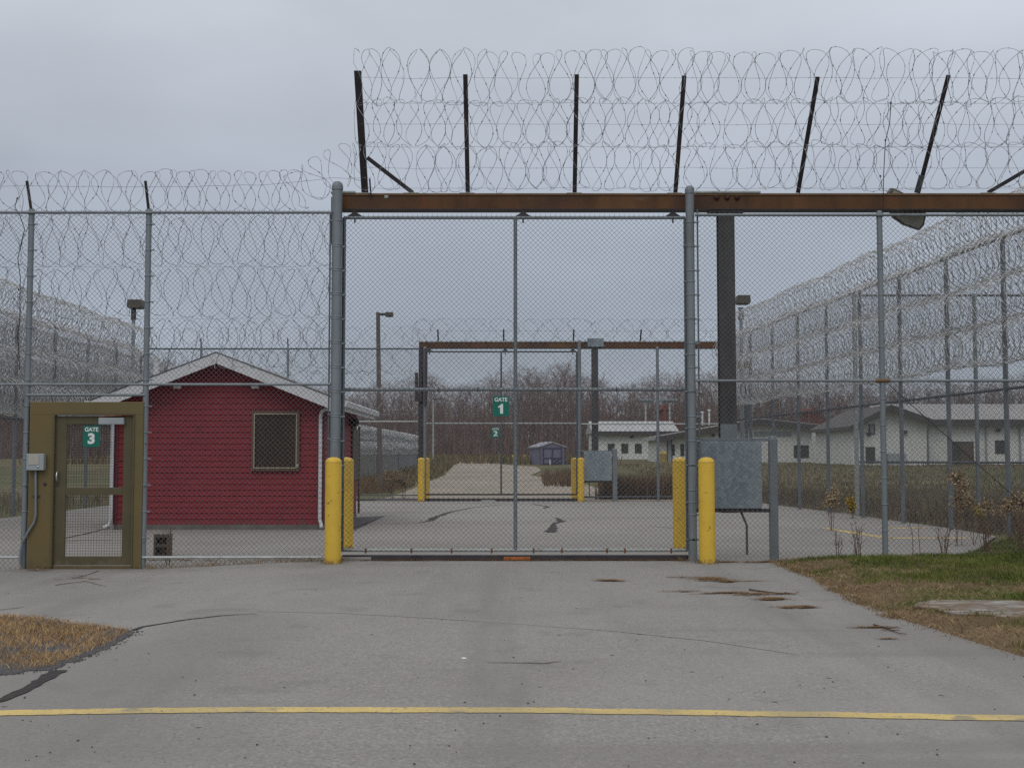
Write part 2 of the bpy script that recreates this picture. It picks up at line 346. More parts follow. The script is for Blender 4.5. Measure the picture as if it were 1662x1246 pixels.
# ------------------------------------------------------------------ ground, paving
def patch(name, poly, off, m, step=.4, edge=None, kind='structure'):
    pts = [Vector((p[0], p[1])) for p in poly]; n = len(pts)
    bd = []
    for i in range(n):
        a, b = pts[i], pts[(i+1) % n]; k = max(1, int((b-a).length/step))
        for j in range(k): bd.append(a.lerp(b, j/k))
    x0, x1 = min(p.x for p in pts), max(p.x for p in pts); y0, y1 = min(p.y for p in pts), max(p.y for p in pts)
    def inside(q):
        c = False; j = n-1
        for i in range(n):
            if (pts[i].y > q.y) != (pts[j].y > q.y) and q.x < (pts[j].x-pts[i].x)*(q.y-pts[i].y)/(pts[j].y-pts[i].y)+pts[i].x: c = not c
            j = i
        return c
    def dist(q):
        d = 1e9
        for i in range(n):
            a, b = pts[i], pts[(i+1) % n]; ab = b-a; t = max(0, min(1, (q-a).dot(ab)/max(1e-9, ab.length_squared)))
            d = min(d, (a+ab*t-q).length)
        return d
    vs = list(bd); y = y0+step/2
    while y < y1:
        x = x0+step/2
        while x < x1:
            q = Vector((x, y))
            if inside(q) and dist(q) > step*.35: vs.append(q)
            x += step
        y += step
    es = [(i, (i+1) % len(bd)) for i in range(len(bd))]
    V, E, F, *_ = delaunay_2d_cdt(vs, es, [], 1, 1e-5)
    mb = MB(); mb.add([(p.x, p.y, h(p.x, p.y)+(off if edge is None else edge(p.x, p.y, dist(p), off))) for p in V], [tuple(f) for f in F], True)
    ob = mb.build(name, m); tag(ob, kind=kind)
    # faces up
    me = ob.data; bm = bmesh.new(); bm.from_mesh(me)
    for f in bm.faces:
        if f.normal.z < 0: f.normal_flip()
    bm.to_mesh(me); bm.free()
    return ob, inside, dist
xs = [-700,-400,-220,-120,-70,-45,-30,-22,-17]+[x*.7 for x in range(-20, 24)]+[18,22,30,45,70,120,220,400,700]
ys = [-60,-20,-5,0]+[2+y*.8 for y in range(0, 75)]+[64,68,73,78,84,90,97,104,112,122,135,150,170,200,260,400,700,1300]
mb = MB(); vs = [(x, y, h(x, y)-.035) for y in ys for x in xs]; nx = len(xs)
mb.add(vs, [(j*nx+i, j*nx+i+1, (j+1)*nx+i+1, (j+1)*nx+i) for j in range(len(ys)-1) for i in range(nx-1)], True)
tag(mb.build('ground', GROUND), kind='structure')
FY = 17.4
patch('driveway', [(-26, -4), (26, -4), (26, FY), (-26, FY)], 0, ASPH, .9)
patch('yard_pavement', [(-12.25, FY), (6.3, FY), (8.95, 22.9), (9.0, 25.5), (8.75, 31), (8.2, 37), (7.9, 41.4), (-12.25, 41.4)], 0, YARD, .9)
def G(*p): return [(q.x, q.y) for q in (gnd(a, b) for a, b in p)]
patch('gravel_road', [(-4.6, 41.4), (7.7, 41.4)]+G((985, 797), (935, 779), (890, 777), (862, 771), (880, 763), (868, 757), (838, 755.5), (812, 753), (806, 749.5), (746, 749.5), (732, 760), (722, 771), (697, 781), (670, 793)), .004, ROADM, 2.0)
# verge on the far side of the fence line, raised a little above the paving
def mound(hm, slope, wav=.0):
    def fn(x, y, d, off):
        k = min(1, d/slope); return off + hm*k*(2-k) + wav*k*(math.sin(x*2.3+y)*math.cos(y*2.9-x*.7)+.5*math.sin(x*5.1)*math.sin(y*4.3))
    return fn
def jag(poly, amp, step=.16, seed=1):
    g = random.Random(seed); o = []
    for i in range(len(poly)):
        a, b = Vector(poly[i]), Vector(poly[(i+1) % len(poly)]); k = max(1, int((b-a).length/step)) if (b-a).length < 4.5 else 1; nn = Vector((-(b-a).y, (b-a).x)).normalized()
        for j in range(k): p = a.lerp(b, j/k)+nn*g.gauss(0, amp); o.append((p.x, p.y))
    return o
VP = G((1232, 906), (1262, 913), (1292, 925), (1330, 941), (1352, 955), (1383, 971), (1440, 1000), (1490, 1022), (1560, 1041), (1662, 1069))
verge_poly = [(3.55, 17.55)]+jag(VP[:-1], .035)[:-8]+VP[-1:]+[(9.5, 9.0), (16, 9.0), (16, 22.6), (9.1, 22.6), (6.4, 18.0), (4.9, 17.7)]
_, v_in, v_d = patch('grass_verge', verge_poly, -.01, VERGE, .3, mound(.085, .7, .022))
IP = G((-260, 985), (-60, 992), (0, 1000), (60, 1003), (150, 1015), (218, 1025), (196, 1042), (160, 1060), (95, 1084), (0, 1096), (-300, 1110))
IP = jag(IP, .02, .1, 3); _, i_in, i_d = patch('gravel_island', IP, .004, MULCH, .12, mound(.012, .2, .006))
# concrete slab half lost in the verge
c0 = at(1622, 990, 11.95); SLABX, SLABY = c0.x, c0.y; zz = h(c0.x, c0.y)+.088
mb = MB(); ring = []
for k in range(40):
    t = 2*math.pi*k/40; r_ = 1+.08*math.sin(3*t+1)+.05*math.sin(7*t)+.03*math.sin(13*t); ring.append((c0.x+.78*r_*math.cos(t), c0.y+.62*r_*math.sin(t), zz-.12))
mb.extr(ring, (0, 0, .12)); ob = mb.build('concrete_slab', mat('old_concrete', (.26, .235, .20), .9, 0, .3, 3., bump=.3, bscale=30., col2=(.34, .32, .29)), bevel=.012); tag(ob, 'weathered round concrete slab half buried in the grass verge', 'slab')
layer(ob.data.materials[0], (.17, .11, .065), 2.4, .42, .58, .9, (1,2.2,1)); layer(ob.data.materials[0], (.10, .085, .07), 7, .56, .66, .7, (1,2,1)); layer(ob.data.materials[0], (.62, .60, .56), 5., .58, .68, .5, (1,2,1))

def strip_path(pts, widths, dz=.006, seed=0, wob=.25):
    "ragged thin ribbon lying on the paving"
    g = random.Random(seed); P = []
    for i in range(len(pts)-1):
        a, b = Vector(pts[i]), Vector(pts[i+1]); k = max(2, int((b-a).length/.06))
        for j in range(k): P.append((a.lerp(b, j/k), widths[i]+(widths[i+1]-widths[i])*j/k))
    P.append((Vector(pts[-1]), widths[-1])); vs = []; dv = 0
    for i, (p, w) in enumerate(P):
        q = P[min(i+1, len(P)-1)][0]-P[max(i-1, 0)][0]; nrm = Vector((-q.y, q.x)).normalized(); dv = dv*.8+g.gauss(0, .004)
        for s_ in (-1, 1):
            c = p+nrm*(s_*w/2*(1+g.uniform(-wob, wob))+dv); vs.append((c.x, c.y, h(c.x, c.y)+dz))
    return vs, [(2*i, 2*i+1, 2*i+3, 2*i+2)[::-1] for i in range(len(P)-1)]
def ribbon(mb, pxs, widths, dz=.006, seed=0, wob=.25):
    vs, fs = strip_path(G(*pxs), widths, dz, seed, wob); mb.add(vs, fs)
mb = MB(); ribbon(mb, [(-150, 1160), (0, 1157), (200, 1153), (450, 1151.5), (831, 1152.5), (1100, 1156), (1400, 1161), (1662, 1166), (1800, 1169)], [.155]*9, .004, 3, .05)
tag(mb.build('road_marking', PAINT), kind='structure')
mb = MB()
ribbon(mb, [(1338, 857), (1395, 866), (1440, 873)], [.16, .26, .26], .004, 4, .1); ribbon(mb, [(1440, 873), (1500, 873), (1572, 873)], [.26, .22, .22], .004, 5, .1)
ribbon(mb, [(1425, 856), (1462, 857), (1502, 856)], [.22, .22, .18], .004, 6, .1)
tag(mb.build('yard_marking', PAINT), kind='structure')
mb = MB()
ribbon(mb, [(95, 1088), (70, 1103), (40, 1120), (0, 1137), (-60, 1158)], [.13, .10, .09, .07, .06], .006, 1)
ribbon(mb, [(217, 1023), (232, 1017), (300, 1006), (360, 999), (416, 996)], [.05, .035, .03, .026, .012], .006, 2)
ribbon(mb, [(790, 1075), (830, 1076), (885, 1076.5), (912, 1073)], [.008, .018, .02, .006], .006, 7)
ribbon(mb, [(0, 990), (20, 988), (42, 985)], [.02, .02, .01], .006, 8)
tag(mb.build('crack_sealant', SEAL), kind='structure')
TYRE = mat('tyre_dark_asphalt', (.262, .253, .239), .9, 0, .12, 3., bump=.4, bscale=60.); layer(TYRE, (.27, .26, .245), 2.2, .45, .62, .9); layer(TYRE, (.36, .34, .32), 60., .52, .7, .5, detail=3)
mb = MB()
for k, (pl, wd) in enumerate((([(420, 992), (560, 995), (720, 1004), (850, 1013), (1000, 1024), (1150, 1040), (1300, 1063)], .035), 
        )):
    ribbon(mb, pl, [wd*.3]+[wd]*(len(pl)-2)+[wd*.2], .003, 40+k, .12)
tag(mb.build('tyre_mark', TYRE), kind='structure')
mb = MB()
ribbon(mb, [(572, 858), (590, 851), (622, 838)], [.10, .09, .03], .006, 11)
ribbon(mb, [(628, 850), (680, 848.5), (700, 845), (704, 840), (730, 831), (765, 824), (811, 819)], [.03, .04, .12, .16, .10, .05, .03], .006, 12, .6)
ribbon(mb, [(893, 864), (900, 856), (898, 850), (912, 846), (903, 840)], [.2, .16, .08, .14, .04], .006, 13, .7)
ribbon(mb, [(864, 818), (890, 822), (882, 825)], [.05, .12, .05], .006, 14, .6)
ribbon(mb, [(1055, 854), (1092, 857)], [.02, .04], .006, 15)
ribbon(mb, [(102, 874), (140, 866), (178, 856)], [.05, .05, .04], .006, 16); ribbon(mb, [(180, 877), (130, 877), (100, 879)], [.03, .03, .03], .006, 17)
tag(mb.build('yard_crack', SEAL), kind='structure')
mb = MB(); mb.add([(*q, h(*q)+.005) for q in G((540, 850), (572, 840), (625, 837), (573, 862), (540, 878))], [(0,4,3,2,1)][::1])
ob = mb.build('asphalt_repair', mat('fresh_asphalt', (.105, .10, .102), .9, 0, .15, 5., bump=.3)); tag(ob, kind='structure')

# ------------------------------------------------------------------ fence parts
def zpx(py, Y, px=831): return at(px, py, Y).z
def xpx(px, Y, py=620): return at(px, py, Y).x
def post(parent, x, y, z0, z1, r, name='post', m=None, cap=True, label=None):
    mb = MB().tube([(x, y, z0), (x, y, z1)], r, 14)
    o = mb.build(name, m or GALV, parent)
    if cap:
        MB().lathe((x, y, z1), [(r*1.12, -.05), (r*1.14, 0), (r*1.0, r*.55), (r*.62, r*.95), (.0005, r*1.1)], 14).build('cap', m or GALV, o)
    if label: o['label'] = label
    return o
def rail(parent, p, q, r, name='rail', m=None): return MB().tube([p, q], r, 10).build(name, m or GALV, parent)
def hardware(parent, x, y, z0, z1, r, side, gap, step=.345, m=None, name='tension_bar'):
    "tension bar beside a post, tied to it by brace bands with bolt lugs"
    xb = x+side*(r+gap); mb = MB().box(xb-.011, xb+.011, y-.006, y+.006, z0, z1)
    o = mb.build(name, m or GALVD, parent); z = z0+.16
    while z < z1-.05:
        b = MB()
        b.lathe((x, y, z), [(r+.002, -.012), (r+.004, -.010), (r+.004, .010), (r+.002, .012)], 14)
        b.box(min(x+side*r, xb)-.004, max(x+side*r, xb)+.018*1, y-.016, y-.004, z-.012, z+.012)
        b.tube([(xb+side*.008, y-.03, z), (xb+side*.008, y+.03, z)], .009, 6); z += step; b.build('brace_band', m or GALV, o)
    return o
def coil(parent, path, rad, pitch, m=RAZ, **k):
    V, F = coil_geo(path, rad, pitch, **k); return npmesh('razor_wire', V, F, m, parent)
def sagwire(parent, pts, r=.0028, name='barbed_wire', m=RAZ, seed=0, barb=.13, sag=.01):
    g = random.Random(seed); P = []
    for i in range(len(pts)-1):
        a, b = Vector(pts[i]), Vector(pts[i+1]); k = max(3, int((b-a).length/.22))
        for j in range(k): P.append(a.lerp(b, j/k)+Vector((0, g.gauss(0, .004), -sag*math.sin(math.pi*j/k)+g.gauss(0, .0035))))
    P.append(Vector(pts[-1])); V, F = nptube([tuple(p) for p in P], r, 3); mb = MB(); mb.add(V.tolist(), [tuple(f) for f in F.tolist()])
    if barb:
        for a, b in zip(P[:-1], P[1:]):
            d = Vector((g.uniform(-1, 1), g.uniform(-1, 1), g.uniform(-1, 1))).normalized()*.022; c = a.lerp(b, .5); mb.tube([c-d, c+d], .0022, 3)
    return mb.build(name, m, parent)

# ---- front fence beside the personnel gate
FL = thing('chain_link_fence', 'front chain link fence with one razor coil on top beside the olive gate', 'fence', (-4.5, FY, h(-4.5, FY)))
zt = zpx(346, FY); zm = zpx(624, FY); zb = zpx(904, FY)
pxs_ = [xpx(-150, FY), xpx(45, FY), xpx(237, FY)]; xg = xpx(537, FY)
for i, x in enumerate(pxs_):
    post(FL, x, FY, h(x, FY)-.05, zt+.03, .041)
    a = Vector((x, FY-.01, zt+.02)); b = Vector((x, FY-.2, zt+.42)); MB().bar(a, b, .034, .026, (0, 1, 0)).build('outrigger_arm', DSTEEL, FL)
rail(FL, (-9.9, FY-.045, zt), (xg, FY-.045, zt), .021, 'top_rail')
rail(FL, (-9.9, FY-.03, zm), (xg, FY-.03, zm), .02, 'middle_rail')
rail(FL, (pxs_[1], FY-.03, zpx(641, FY)), (pxs_[2], FY-.03, zpx(641, FY)), .02, 'middle_rail')
rail(FL, (pxs_[2], FY-.03, zb), (xg-.1, FY-.03, zb), .02, 'bottom_rail', GALVL); rail(FL, (-9.9, FY-.03, zb), (pxs_[1]-.03, FY-.03, zb), .02, 'bottom_rail', GALVL)
U = (1, 0, 0); z0 = h(-5, FY)-.03; zd = zpx(650, FY)
V, F = chain([((-9.9, FY+.01, 0), U, pxs_[1]+9.9, z0, zt), ((pxs_[1], FY+.01, 0), U, pxs_[2]-pxs_[1], zd, zt), ((pxs_[2], FY+.01, 0), U, xg-pxs_[2], z0+.02, zt)])
npmesh('chain_link_mesh', V, F, WIRE, FL)
mb = MB(); teeth(mb, -9.9, xg, FY+.01, zt); mb.build('mesh_selvage', WIRE, FL)
for x in pxs_[1:]:
    z = .4
    while z < zt:
        b = MB()
        b.lathe((x, FY, z), [(.043, -.013), (.046, -.011), (.046, .011), (.043, .013)], 12); b.box(x+.04, x+.09, FY-.012, FY+.004, z-.01, z+.01); z += .37; b.build('brace_band', GALV, FL)
hardware(FL, xg+.075, FY, .25, zt-.02, .072, -1, .03)
for i, (py, dy) in enumerate(((310, .02), (389, .36), (473, .36), (556, .38))):
    zc = zpx(py, FY+dy); r_ = .30 if i == 0 else .365
    if i == 0:
        path = [(-9.9, FY+dy, zc), (-3.6, FY+dy, zc), (-3.0, FY+dy, zc+.02)] + [tuple(at(p_, q_, FY+.1)) for p_, q_ in ((520, 285), (552, 268), (580, 262))]
        coil(FL, path, r_, .158, seed=21, seg=34)
    else: coil(FL, [(-9.9, FY+dy, zc), (xg-.05, FY+dy, zc)], r_, .155, seed=21+i, seg=34)
sagwire(FL, [tuple(at(-100, 303, FY-.2)), tuple(at(38, 301, FY-.2)), tuple(at(233, 303, FY-.2)), tuple(at(420, 300, FY-.1)), tuple(at(540, 289, FY)), tuple(at(603, 288, FY+.1))], seed=5)
for i, py in enumerate((432, 516)): sagwire(FL, [(-9.9, FY+.3, zpx(py, FY+.3)), (xg, FY+.3, zpx(py, FY+.3))], .002, 'support_wire', RAZ, 30+i, 0)
mb = MB(); mb.tube([tuple(at(a_, b_, FY-.06)) for a_, b_ in ((28, 322), (24, 336), (33, 352), (40, 372), (34, 396), (29, 420), (33, 450), (32, 520), (29, 545), (32, 600))], .006, 5)
for a_, b_ in ((28, 322), (35, 396), (30, 470), (29, 548)): mb.lathe(tuple(at(a_, b_, FY-.06)), [(.001, -.02), (.016, 0), (.001, .02)], 6)
mb.build('hanging_cable', DSTEEL, FL)

# ---- personnel gate 3
DY = 17.34
def X3(p): return xpx(p, DY, 790)
def Z3(p): return zpx(p, DY)
G3 = thing('personnel_gate', 'olive brown steel personnel gate with mesh windows and a wide panel beside its door', 'gate', (X3(140), DY, h(-6, DY)))
zf = h(-6, DY)-.02
fr = MB(); fr.box(X3(46), X3(86), DY, DY+.13, zf, Z3(673)); fr.box(X3(216), X3(231), DY, DY+.13, zf, Z3(673)); fr.box(X3(46), X3(231), DY-.002, DY+.132, Z3(673), Z3(652)); fr.box(X3(86), X3(216), DY+.02, DY+.12, zf, Z3(918.5))
fo = fr.build('frame', OLIVE, G3, .006)
st = MB(); st.box(X3(84), X3(87), DY-.012, DY-.001, zf+.05, Z3(672)); st.box(X3(214.6), X3(217), DY-.012, DY-.001, zf+.05, Z3(672)); st.box(X3(84), X3(217), DY-.0135, DY-.003, Z3(673.5), Z3(671)); st.build('stop_strip', OLIVED, fo)
MB().lathe((X3(73), DY-.004, Z3(785)), [(.0005, -.01), (.022, -.01), (.026, .004)], 14, 'Y').build('key_switch', DSTEEL, fo)
lf = MB(); y0, y1 = DY+.035, DY+.085
lf.box(X3(88), X3(105), y0, y1, Z3(917), Z3(675)); lf.box(X3(198), X3(214), y0, y1, Z3(917), Z3(675))
for a_, b_ in ((688, 675), (803, 791), (917, 903)): lf.box(X3(105), X3(198), y0+.001, y1-.001, Z3(a_), Z3(b_))
leaf = lf.build('door', OLIVED, G3, .004)
for a_, b_ in ((791, 688), (903, 803)):
    mb = MB(); xa, xb, za, zb_ = X3(104), X3(199), Z3(a_), Z3(b_); x = xa
    while x < xb: mb.tube([(x, y0+.02, za), (x, y0+.02, zb_)], .0021, 4); x += .0375
    z = za
    while z < zb_: mb.tube([(xa, y0+.024, z), (xb, y0+.024, z)], .0021, 4); z += .0375
    mb.build('mesh_window', DSTEEL, leaf)
mb = MB(); hx = X3(92); mb.tube([(hx, y0, Z3(765)), (hx, y0-.045, Z3(767)), (hx, y0-.055, Z3(773)), (hx, y0-.045, Z3(779)), (hx, y0, Z3(781))], .011, 8); mb.build('handle', CHROME, leaf)
MB().box(hx-.018, hx+.018, y0-.006, y0, Z3(789), Z3(783)).build('lock', DSTEEL, leaf, .003)
mb = MB(); mb.box(X3(159), X3(200), y0-.075, y0-.002, Z3(688.5), Z3(678)); cl = mb.build('door_closer', GREYP, leaf, .006)
MB().bar((X3(159), y0-.03, Z3(676)), (X3(196), DY-.02, Z3(674)), .02, .012).build('closer_arm', RUSTR, leaf)
for z in (720, 790, 880):
    for p in (40.5, 233): MB().lathe((X3(p+3), DY-.02, Z3(z)), [(.0005, -.01), (.009, -.008), (.009, .01)], 8, 'Y').build('mounting_bolt', DSTEEL, G3)
def text_obj(s, size, mat_, parent, loc, depth=.002, bold=.02, sx=1.0):
    cu = bpy.data.curves.new('lettering', 'FONT'); cu.body = s; cu.size = size; cu.align_x = 'CENTER'; cu.align_y = 'CENTER'; cu.extrude = depth; cu.offset = bold*size
    o = bpy.data.objects.new('tmp', cu); COL.objects.link(o); bpy.context.view_layer.update()
    me = bpy.data.meshes.new_from_object(o.evaluated_get(bpy.context.evaluated_depsgraph_get())); bpy.data.objects.remove(o)
    me.name = 'lettering'; me.materials.clear(); me.materials.append(mat_)
    ob = bpy.data.objects.new('lettering', me); COL.objects.link(ob); ob.parent = parent; ob.location = Vector(loc)-parent.location
    ob.rotation_euler = (R(90), 0, 0); ob.scale = (sx, 1, 1); return ob
def sign(label, num, pa, pb, Y, r=.012):
    a, b = at(*pa, Y), at(*pb, Y); x0, x1, z0, z1 = a.x, b.x, b.z, a.z; cx, cz = (x0+x1)/2, (z0+z1)/2; w, hh = x1-x0, z1-z0
    t = thing('gate_sign', label, 'sign', (cx, Y, cz), 'green gate number signs')
    ol = []
    for ux, uz, a0 in ((x1-r, z1-r, 0), (x0+r, z1-r, 90), (x0+r, z0+r, 180), (x1-r, z0+r, 270)):
        for k in range(4): t_ = R(a0+30*k); ol.append((ux+r*math.cos(t_), Y, uz+r*math.sin(t_)))
    MB().extr(ol, (0, .004, 0)).build('plate', SIGN, t)
    text_obj('GATE', hh*.27, WHITE, t, (cx, Y-.003, z1-hh*.18), bold=.028, sx=min(1.15, w*.82/(hh*.27*2.55)))
    if num == '1':
        ww, h2 = hh*.15, hh*.25; z0_ = z0+hh*.37; lx = cx+hh*.035; pl = [(lx+ww*.5, z0_-h2), (lx+ww*.5, z0_+h2), (lx-ww*.15, z0_+h2), (lx-ww*.45, z0_+h2*.72), (lx-ww*1.15, z0_+h2*.50), (lx-ww*1.15, z0_+h2*.12), (lx-ww*.5, z0_+h2*.36), (lx-ww*.5, z0_-h2)]
        MB().extr([(a_, Y-.003, b_) for a_, b_ in pl[::-1]], (0, -.002, 0)).build('numeral', WHITE, t)
    else: text_obj(num, hh*.66, WHITE, t, (cx, Y-.003, z0+hh*.37), bold=.045, sx=1.12)
    return t
sign('green sign reading GATE 3 on the olive personnel door', '3', (135, 691), (162, 725), DY+.02)

# ---- intercom
IB = thing('intercom_box', 'grey intercom call box with conduit mounted beside the olive personnel door', 'intercom', tuple(at(57, 763, DY-.05)))
a, b = at(42, 763, DY-.1), at(71, 736, DY-.1)
MB().box(a.x, b.x, DY-.10, DY-.004, a.z, b.z).build('housing', GREYP, IB, .008)
a2, b2 = at(46, 754, DY-.105), at(63, 737, DY-.105); MB().box(a2.x, b2.x, DY-.106, DY-.099, a2.z, b2.z).build('speaker_plate', mat('plate', (.42, .40, .35), .5, 0, .12, 60.), IB, .002)
MB().lathe(tuple(at(61.5, 757, DY-.1)), [(.0005, -.014), (.014, -.014), (.016, 0)], 12, 'Y').build('call_button', CHROME, IB)
MB().tube([tuple(at(p, q, DY-.03)) for p, q in ((58, 763), (58, 800), (58, 836), (55, 848), (46, 862), (36, 880), (33, 896), (32, 915))], .017, 10).build('conduit', GALV, IB)
c1 = at(58, 805, DY-.03); MB().box(c1.x-.05, c1.x+.05, DY-.015, DY-.002, c1.z-.012, c1.z+.012).build('conduit_strap', DSTEEL, IB, .002)

# ------------------------------------------------------------------ gantry over the sliding gate
BY = 17.62
zB1, zB0 = zpx(314, BY), zpx(341, BY); xB0 = xpx(551, BY, 330); xB1 = 9.6
GA = thing('gate_gantry', 'rusty steel gantry beam with tall razor wire carried over the nearer sliding gate', 'gantry', (0, BY, h(0, BY)))
mb = MB(); mb.box(xB0, xB1, BY, BY+.16, zB0+.018, zB1-.03); bm_o = mb.build('crossbeam', RUST, GA, .004)
MB().box(xB0-.004, xB1, BY-.014, BY+.20, zB1-.03, zB1).build('top_flange', RUSTT, bm_o, .003)
MB().box(xB0-.004, xB1, BY-.010, BY+.20, zB0, zB0+.018).build('bottom_flange', DSTEEL, bm_o, .003)
mb = MB(); mb.box(xpx(1128, BY, 314), xpx(1234, BY, 314), BY-.03, BY+.15, zB1+.002, zB1+.03); mb.box(xpx(537, BY, 310), xpx(577, BY, 310), BY-.03, BY+.15, zB1+.002, zB1+.03); mb.build('splice_plate', GALVL, bm_o, .003)
BOLT = mat('bolt', (.08, .035, .025), .7, .3, .3, 8.)
for p in (1163, 1180, 1196): mb = MB().lathe(tuple(at(p, 321, BY-.001)), [(.0005, -.03), (.026, -.03), (.03, -.012), (.045, -.01), (.045, .0)], 6, 'Y'); mb.build('bolt', BOLT, bm_o)
mb = MB(); p = at(627, 319, BY); mb.lathe(tuple(p), [(.0005, -.012), (.03, -.01), (.034, 0)], 12, 'Y'); mb.build('eye_bolt', GALVL, bm_o)
mb = MB()
for px_ in (592, 668, 759, 933, 1096, 1605): 
    q = at(px_, 313, BY); mb.box(q.x-.12, q.x+.10, BY-.016, BY+.1, zB1+.001, zB1+.010)
mb.build('weld_pad', GALVL, bm_o, .004)
mb = MB(); q0 = at(600, 290, BY-.02); mb.tube([(q0.x, BY-.02, q0.z), (q0.x+.02, BY-.02, zB1-.05)], .012, 6); mb.build('short_rod', DSTEEL, bm_o)
# column
xc0, xc1 = xpx(1168, BY, 500), xpx(1194, BY, 500); zc0 = zpx(832, BY)
mb = MB(); mb.box(xc0, xc1, BY+.012, BY+.03, zc0, zB0-.03); mb.box(xc0, xc1, BY+.20, BY+.218, zc0, zB0-.03); mb.box((xc0+xc1)/2-.008, (xc0+xc1)/2+.008, BY+.03, BY+.20, zc0, zB0-.03)
co = mb.build('column', COLM, GA, .003); MB().box(xc0-.004, xc1+.004, BY+.006, BY+.010, zc0, zpx(688, BY)).build('base_sleeve', GALV, co); MB().box(xc0-.14, xc1+.14, BY-.0, BY+.22, zB0-.03, zB0-.003).build('column_cap_plate', DSTEEL, co, .003)
# gate posts
xL, xR = xpx(545, FY, 620), xpx(1122, FY, 620)
post(GA, xL, FY, h(xL, FY)-.05, zpx(303, FY), .073, 'gate_post'); post(GA, xR, FY, h(xR, FY)-.05, zpx(309, FY), .062, 'gate_post')
MB().box(xL-.10, xL-.045, FY+.06, FY+.12, zpx(395, FY), zpx(318, FY)).build('guide_bracket', GALV, GA, .004)
hardware(GA, xL, FY, .22, zpx(356, FY), .072, 1, .045); hardware(GA, xR, FY, .22, zpx(340, FY), .062, 1, .045); hardware(GA, xR, FY, .22, zpx(352, FY), .062, -1, .02, step=.52)
# arms
ARMS = [(580, 115, 592, 11), (755, 121, 759, 7), (936, 121, 932.5, 7), (1110.5, 123, 1096, 7), (1327, 125, 1295, 7), (1539.5, 122, 1490, 7), (1742, 118, 1680, 8)]
TY = BY-.98
for tx, ty, bx, wd_ in ARMS:
    p, q = at(bx, 313, BY+.08), at(tx, ty, TY); w_ = wd_/115
    mb = MB(); mb.bar(p, q, w_*.98, .012, (0, 1, .3)); s_ = (q-p).normalized(); mb.bar(p+Vector((w_*.45, .03, 0)), q+Vector((w_*.45, .03, 0)), .010, .055, (0, 1, .3))
    mb.build('outrigger_arm', DSTEEL, GA)
for a_, b_ in (((596, 256), (670, 313)), ((1690, 262), (1603, 313))):
    MB().bar(at(*a_, BY-.28), at(*b_, BY+.05), .055, .035, (0, 1, 0)).build('arm_brace', DSTEEL, GA)
mb = MB(); q0, q1 = at(1496, 285, BY-.14), at(1488, 313, BY); mb.bar(q0, q1, .075, .02, (0, 1, 0)); mb.build('perforated_strut', GALVD, GA)
for i, (ya, yb, dr, r_) in enumerate(((125, 122, .06, .37), (200, 198, .42, .335), (271, 268, .76, .335))):
    Yc = TY+dr; a_, b_ = at(580, ya, Yc), at(1740, yb, Yc); ph = [a_.lerp(b_, k/12)+Vector((0, 0, .03*math.sin(k*1.7+i))) for k in range(13)]
    coil(GA, [tuple(p) for p in ph], r_, .157, seed=41+i, seg=34)
for i, (yy, dr) in enumerate(((126, .03), (167, .24), (201, .40), (238, .60), (272, .76), (305, .94))):
    pts = []
    for tx, ty, bx, _ in ARMS:
        f_ = (yy-ty)/(313-ty); pts.append(tuple(at(tx+(bx-tx)*f_, yy, TY+dr)))
    sagwire(GA, pts, .0024, 'strand_wire', RAZ, 60+i, .1)
mb = MB(); mb.tube([tuple(at(a_, b_, c_)) for a_, b_, c_ in ((1446, 165, TY), (1444, 200, TY+.2), (1437, 230, TY+.5), (1434, 285, BY-.2), (1433, 350, BY-.1))], .006, 5)
for a_, b_, c_ in ((1446, 167, TY), (1437, 228, TY+.5), (1429, 286, BY-.2)): mb.lathe(tuple(at(a_, b_, c_)), [(.001, -.02), (.016, 0), (.001, .02)], 6)
mb.build('hanging_cable', DSTEEL, GA)
# the lamp hung behind the beam
LT = thing('floodlight', 'tilted floodlight head hanging askew behind the rusty beam', 'light', tuple(at(1470, 330, BY+.3)))
oc = [(1440, 318), (1449, 305), (1503, 330), (1503, 352), (1500, 366), (1493, 374), (1470, 366), (1452, 354), (1444, 338)]
PY = BY+.32; cen = at(1474, 342, PY)
MB().extr([at(p, q, PY) for p, q in oc], (0, .14, .03)).build('housing', LAMPM, LT, .008)
MB().extr([cen+(at(p, q, PY-.006)-cen)*.9 for p, q in oc], (0, .004, 0)).build('lens', LENS, LT)
MB().bar(cen+Vector((0, .1, .1)), (cen.x, BY+.19, zB1-.08), .04, .04).build('bracket', DSTEEL, LT)

# ------------------------------------------------------------------ sliding gate 1
GY = 17.56
SG = thing('sliding_gate', 'wide two bay chain link sliding gate hung from the nearer rusty beam', 'gate', (0, GY, h(0, GY)))
xa, xb = xpx(556, GY), xpx(1114, GY); xm = xpx(836.5, GY); zt_, zm_, zb_ = zpx(353.5, GY), zpx(632, GY), zpx(892.5, GY)
rail(SG, (xa, GY, zt_), (xb, GY, zt_), .024, 'top_rail'); rail(SG, (xa, GY, zm_), (xb, GY, zm_), .027, 'middle_rail'); rail(SG, (xa, GY, zb_), (xb, GY, zb_), .024, 'bottom_rail', GALVL)
for x in (xa, xb): MB().tube([(x, GY, zb_), (x, GY, zt_)], .022, 10).build('stile', GALVD, SG)
MB().tube([(xm, GY, zb_), (xm, GY, zt_)], .027, 10).build('stile', GALV, SG)
V, F = chain([((xa, GY-.03, 0), U, xb-xa, zb_, zt_)]); npmesh('chain_link_mesh', V, F, WIRE, SG)
mb = MB(); teeth(mb, xa, xb, GY-.03, zt_, .05); mb.build('mesh_selvage', WIRE, SG)
mb = MB()
